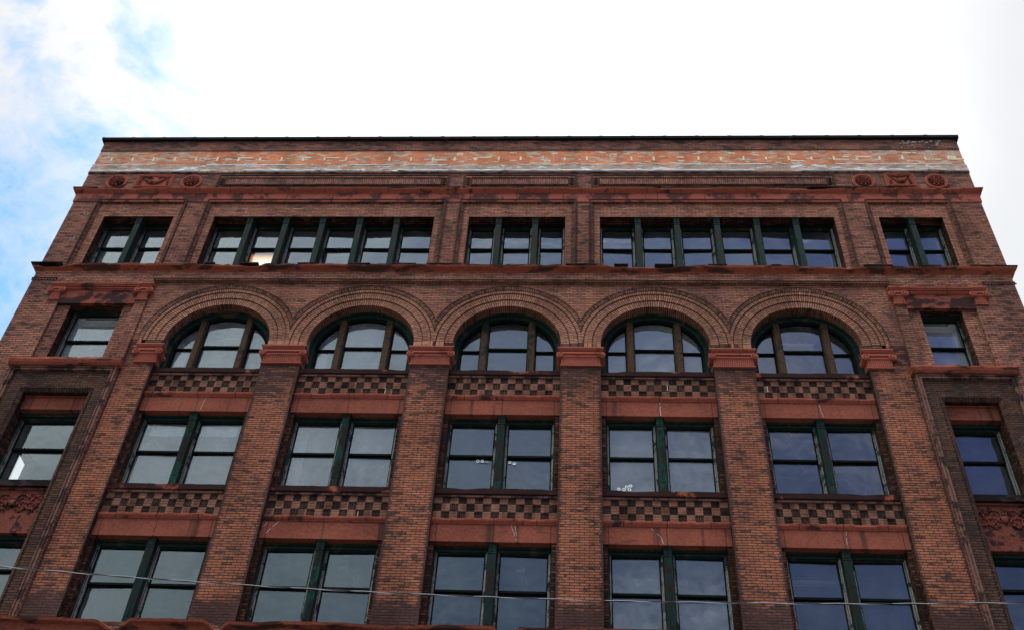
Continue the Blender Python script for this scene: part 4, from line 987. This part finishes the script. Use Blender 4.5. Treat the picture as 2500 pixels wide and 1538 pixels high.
for (x0, x1, z0, z1) in ((-14.0, -12.4, .0, 2.62), (12.66, 13.80, .0, 2.62)):
    mb.box(x0, x0+.16, .62, .80, z0, z1); mb.box(x1-.16, x1, .62, .80, z0, z1); mb.box(x0+.16, x1-.16, .62, .80, z1-.42, z1-.16)
for (x0, z0, z1) in ((-6.02, -4.4, -1.9), (-6.0, .05, 1.3), (-10.5, .05, 1.3)):
    mb.face([(x0, .64, z0), (x0+.34, .95, z0), (x0+.34, .95, z1), (x0, .64, z1)])
mb.build('window_casing', 'white_enamel', root)
mb = MB()                                                              # blocking between floors so no daylight leaks behind the facade
for (z0, z1) in ((2.62, 4.16), (-1.68, -.02), (-6.02, -4.42)): mb.box(-XW+.02, XW-.02, .70, .74, z0, z1)
mb.box(-XW+.02, XW-.02, .60, .64, 7.05, 10.6); mb.box(-XW+.02, XW-.02, .60, .72, 3.0, 4.15)
mb.build('backing_wall', 'room_floor', root)
mb = MB()
for cx in (-6.75, -2.25, 2.25, 6.75): mb.box(cx-.62, cx+.62, .262, .69, -8.9, 2.6)
for (x0, x1) in ((-11.6, -10.63), (10.63, 11.84)): mb.box(x0, x1, .28, .69, -8.9, 3.0)
for cx in bays:
    n = 24                                                             # masonry behind the arch heads
    for i in range(n):
        a = -2.2+4.4*i/n; b = -2.2+4.4*(i+1)/n; za_, zb2 = [1.0+math.sqrt(max(1.60**2-q*q, 0)) if abs(q) < 1.60 else 0.7 for q in (a, b)]
        mb.face([(cx+a, .60, za_), (cx+b, .60, zb2), (cx+b, .60, 3.6), (cx+a, .60, 3.6)])
mb.build('wall_core', 'room_floor', root)

# ---------------------------------------------------------------- loose things behind and in front of the windows
def sticker(x, z, y, label, group, ink):
    mb = MB().mat('sticker_white'); n = 18
    def rg(r0, r1, yy):
        for k in range(n):
            t0, t1 = 2*PI*k/n, 2*PI*(k+1)/n
            mb.face([(x+r0*math.cos(t0), yy, z+r0*math.sin(t0)), (x+r1*math.cos(t0), yy, z+r1*math.sin(t0)), (x+r1*math.cos(t1), yy, z+r1*math.sin(t1)), (x+r0*math.cos(t1), yy, z+r0*math.sin(t1))])
    rg(.024, .052, y)
    if ink: mb.mat('sticker_ink'); rg(.0, .024, y); mb.mat('sticker_white'); rg(.0, .009, y-.001)
    tag(mb.build('round_sticker', None), label, 'sticker', group)
YST = .555
G1 = 'round white stickers on the windows'
sticker(-.613, -3.17, YST, 'round white sticker high on the centre window, leftmost of three in its row', G1, False)
sticker(-.487, -3.17, YST, 'round white sticker with a grey middle, beside a small paper note', G1, True)
sticker(.409, -3.24, YST, 'round white sticker right of the centre mullion, alone next to a yellowish note', G1, True)
for (x, z, l, k) in ((3.307, -4.07, 'round white sticker standing apart at the left of the cluster above the sill', 1), (3.447, -4.085, 'round white sticker at the lower left foot of the cluster of four', 0), (3.521, -3.995, 'round white sticker in the middle of the cluster, upper left of the pair', 0), (3.628, -3.96, 'topmost round white sticker of the cluster above the sill', 1), (3.598, -4.085, 'lower right round white sticker of the cluster, under the topmost one', 0)):
    sticker(x, z, YST, l, G1, k)
def note(x, z, w_, h, tilt, matn, label):
    mb = MB(); c, s = math.cos(tilt), math.sin(tilt)
    P4 = [(-w_/2, -h/2), (w_/2, -h/2), (w_/2, h/2), (-w_/2, h/2)]
    mb.face([(x+p*c-q*s, YST, z+p*s+q*c) for p, q in P4]); tag(mb.build('paper_note', matn), label, 'note', 'small notes on the centre window')
note(.285, -3.20, .085, .095, -.1, 'note_paper', 'small yellowish paper note right of the centre mullion'); note(-.36, -3.19, .09, .08, .0, 'room_ceiling', 'small grey note left of the centre mullion')
# roller blinds in the first bay
for (x0, x1, zb, l, o_) in ((-10.30, -9.22, -2.32, 'white roller blind half down in the first bay, left pane', .62), (-8.80, -7.72, -2.30, 'bright white roller blind half down in the first bay, right pane', .62)):
    mb = MB(); n = 10; bt = empty('roller_blind', ((x0+x1)/2, .66, zb), l, 'blind', 'roller blinds in the first bay')
    mb.box(x0, x1, .655, .66, zb, -1.85); mb.build('blind_cloth', 'blind_fabric', bt)
    mb = MB(); mb.box(x0, x1, .645, .665, zb-.02, zb); mb.tube([(x0, .66, -1.83), (x1, .66, -1.83)], .02, 8); mb.build('blind_rail', 'white_enamel', bt)
    mb = MB(); mb.tube([(x0+.10, .65, zb-.02), (x0+.10, .65, -4.2)], .004, 5); mb.tube([(x1-.10, .65, zb-.02), (x1-.10, .65, -3.0)], .004, 5); mb.build('pull_cord', 'white_enamel', bt)
mb = MB(); mb.box(-9.02, -8.05, .555, .565, 4.55, 5.70); tag(mb.build('window_paper', 'glow_paper'), 'cream paper panel with orange edges and an added glow in a top floor window', 'paper panel')
# ceiling tube lights seen through the glass
def fixture(x, y, z, L, ang, label):
    r = empty('ceiling_light', (x, y, z), label, 'ceiling light', 'tube lights hung inside'); r.rotation_euler[2] = ang
    def part(boxes, nm, mt, tube=None):
        mb = MB()
        for b_ in boxes: mb.box(*b_)
        if tube: mb.tube(*tube)
        WO_save = WO[r.name]; WO[r.name] = Vector((0, 0, 0)); o = mb.build(nm, mt, r); WO[r.name] = WO_save
    part([(-L/2, L/2, -.09, .09, .0, .06)], 'housing', 'white_enamel')
    for s in (-1, 1): part([(s*L/2-.03, s*L/2+.03, -.12, .12, -.05, .04)], 'end_cap', 'white_enamel')
    part([], 'lamp_tube', 'tin', ([(-L/2, -.05, -.02), (L/2, -.05, -.02)], .018, 8)); part([], 'lamp_tube', 'tin', ([(-L/2, .05, -.02), (L/2, .05, -.02)], .018, 8))
    part([(-L*.3-.005, -L*.3+.005, -.005, .005, .06, .32), (L*.3-.005, L*.3+.005, -.005, .005, .06, .32)], 'hanger', 'tin')
fixture(4.45, 1.9, -6.15, 1.30, .02, 'long white tube light hung across the fourth bay, lowest floor'); fixture(-3.95, 2.0, -6.15, 1.1, 1.25, 'tube light turned away from the glass in the second bay, lowest floor')
fixture(.75, 2.0, -6.15, 1.1, 1.45, 'tube light seen end on in the middle bay, lowest floor'); fixture(8.3, 1.8, -6.15, 1.2, .0, 'tube light by the left pane of the fifth bay, lowest floor')
fixture(-8.85, 1.35, 2.30, .95, .0, 'thin bright tube light behind the top of the first arched window'); fixture(9.05, 1.35, 2.25, .95, .02, 'faint tube light behind the top of the fifth arched window')
fixture(8.65, 2.2, -1.25, 2.2, 1.15, 'long slanting tube light in the fifth bay below the arch'); fixture(-7.9, 1.9, -6.15, .6, .1, 'short tube light in the right pane of the first bay, lowest floor')

# twisted service cable over the street, hung between two poles
def wz(x): return -17.475 + .0062*(x-2.8)**2
XA, XB, YW = -16.0, 20.0, -15.0
cab = empty('overhead_cable', (2.8, YW, wz(2.8)), 'thin twisted overhead cable crossing in front of the lowest windows', 'cable')
for ph, mt, r in ((0, 'cable_steel', .0042), (PI, 'cable_black', .0048)):
    mb = MB(); pts = []; n = 900
    for i in range(n+1):
        x = XA+(XB-XA)*i/n; a = 2*PI*x/.62+ph+.9*math.sin(x*.8); pts.append((x, YW+.0045*math.cos(a), wz(x)+.0045*math.sin(a)))
    mb.tube(pts, r, 6); mb.build('cable_strand', mt, cab, smooth=True)
for x, l in ((XA, 'wooden utility pole carrying the left end of the cable'), (XB, 'wooden utility pole carrying the right end of the cable')):
    p = empty('utility_pole', (x, YW, GZ), l, 'utility pole', 'utility poles on the street')
    mb = MB(); mb.tube([(x, YW+.16, GZ), (x, YW+.16, wz(x)+1.2)], [.16, .11], 12); mb.build('pole', 'pole_wood', p, smooth=True)
    mb = MB(); mb.tube([(x, YW+.07, wz(x)), (x, YW, wz(x))], .03, 8); mb.build('bracket', 'cable_steel', p)

# bare tree beside the building, glimpsed through the corner room
tr = empty('bare_tree', (-22.5, 8.0, GZ), 'bare leafless tree beyond the left corner of the building', 'tree')
mb = MB(); mb.tube([(-22.5, 8, GZ), (-22.3, 8.1, -14), (-22.4, 8, -5)], [.38, .26, .13], 10); mb.build('trunk', 'bark', tr, smooth=True)
mb = MB(); rt = random.Random(5)
def branch(p, d, L, r, k):
    q = p+d*L; mid_ = p+d*L*.5+Vector((rt.uniform(-1, 1), rt.uniform(-1, 1), rt.uniform(-.3, .6)))*L*.08; mb.tube([p, mid_, q], [r, r*.8, r*.55], 5, caps=False)
    if k > 0:
        for _ in range(3): branch(p+d*L*rt.uniform(.5, 1), (d+Vector((rt.uniform(-.9, .9), rt.uniform(-.9, .9), rt.uniform(-.3, .7)))).normalized(), L*.68, r*.55, k-1)
for i in range(9):
    a = i*2.4; branch(Vector((-22.4, 8, -14+i*1.1)), Vector((math.cos(a), math.sin(a), .8)).normalized(), 3.2-i*.15, .12-i*.006, 3)
mb.build('crown', 'bark', tr, smooth=True)

# ---------------------------------------------------------------- street
def sheet(name, x0, x1, y0, y1, z, mt):
    mb = MB(); mb.face([(x0, y0, z), (x1, y0, z), (x1, y1, z), (x0, y1, z)]); return struct(mb.build(name, mt))
sheet('ground', -900, 900, -900, 900, GZ-.02, 'concrete')
sheet('road', -400, 400, -17, -4.5, GZ, 'asphalt')
mb = MB(); mb.box(-400, 400, -4.5, -.3, GZ-.01, GZ+.13, skip='d'); struct(mb.build('pavement', 'concrete'))
mb = MB(); mb.box(-400, 400, -30, -17, GZ-.01, GZ+.13, skip='d'); struct(mb.build('opposite_pavement', 'concrete'))
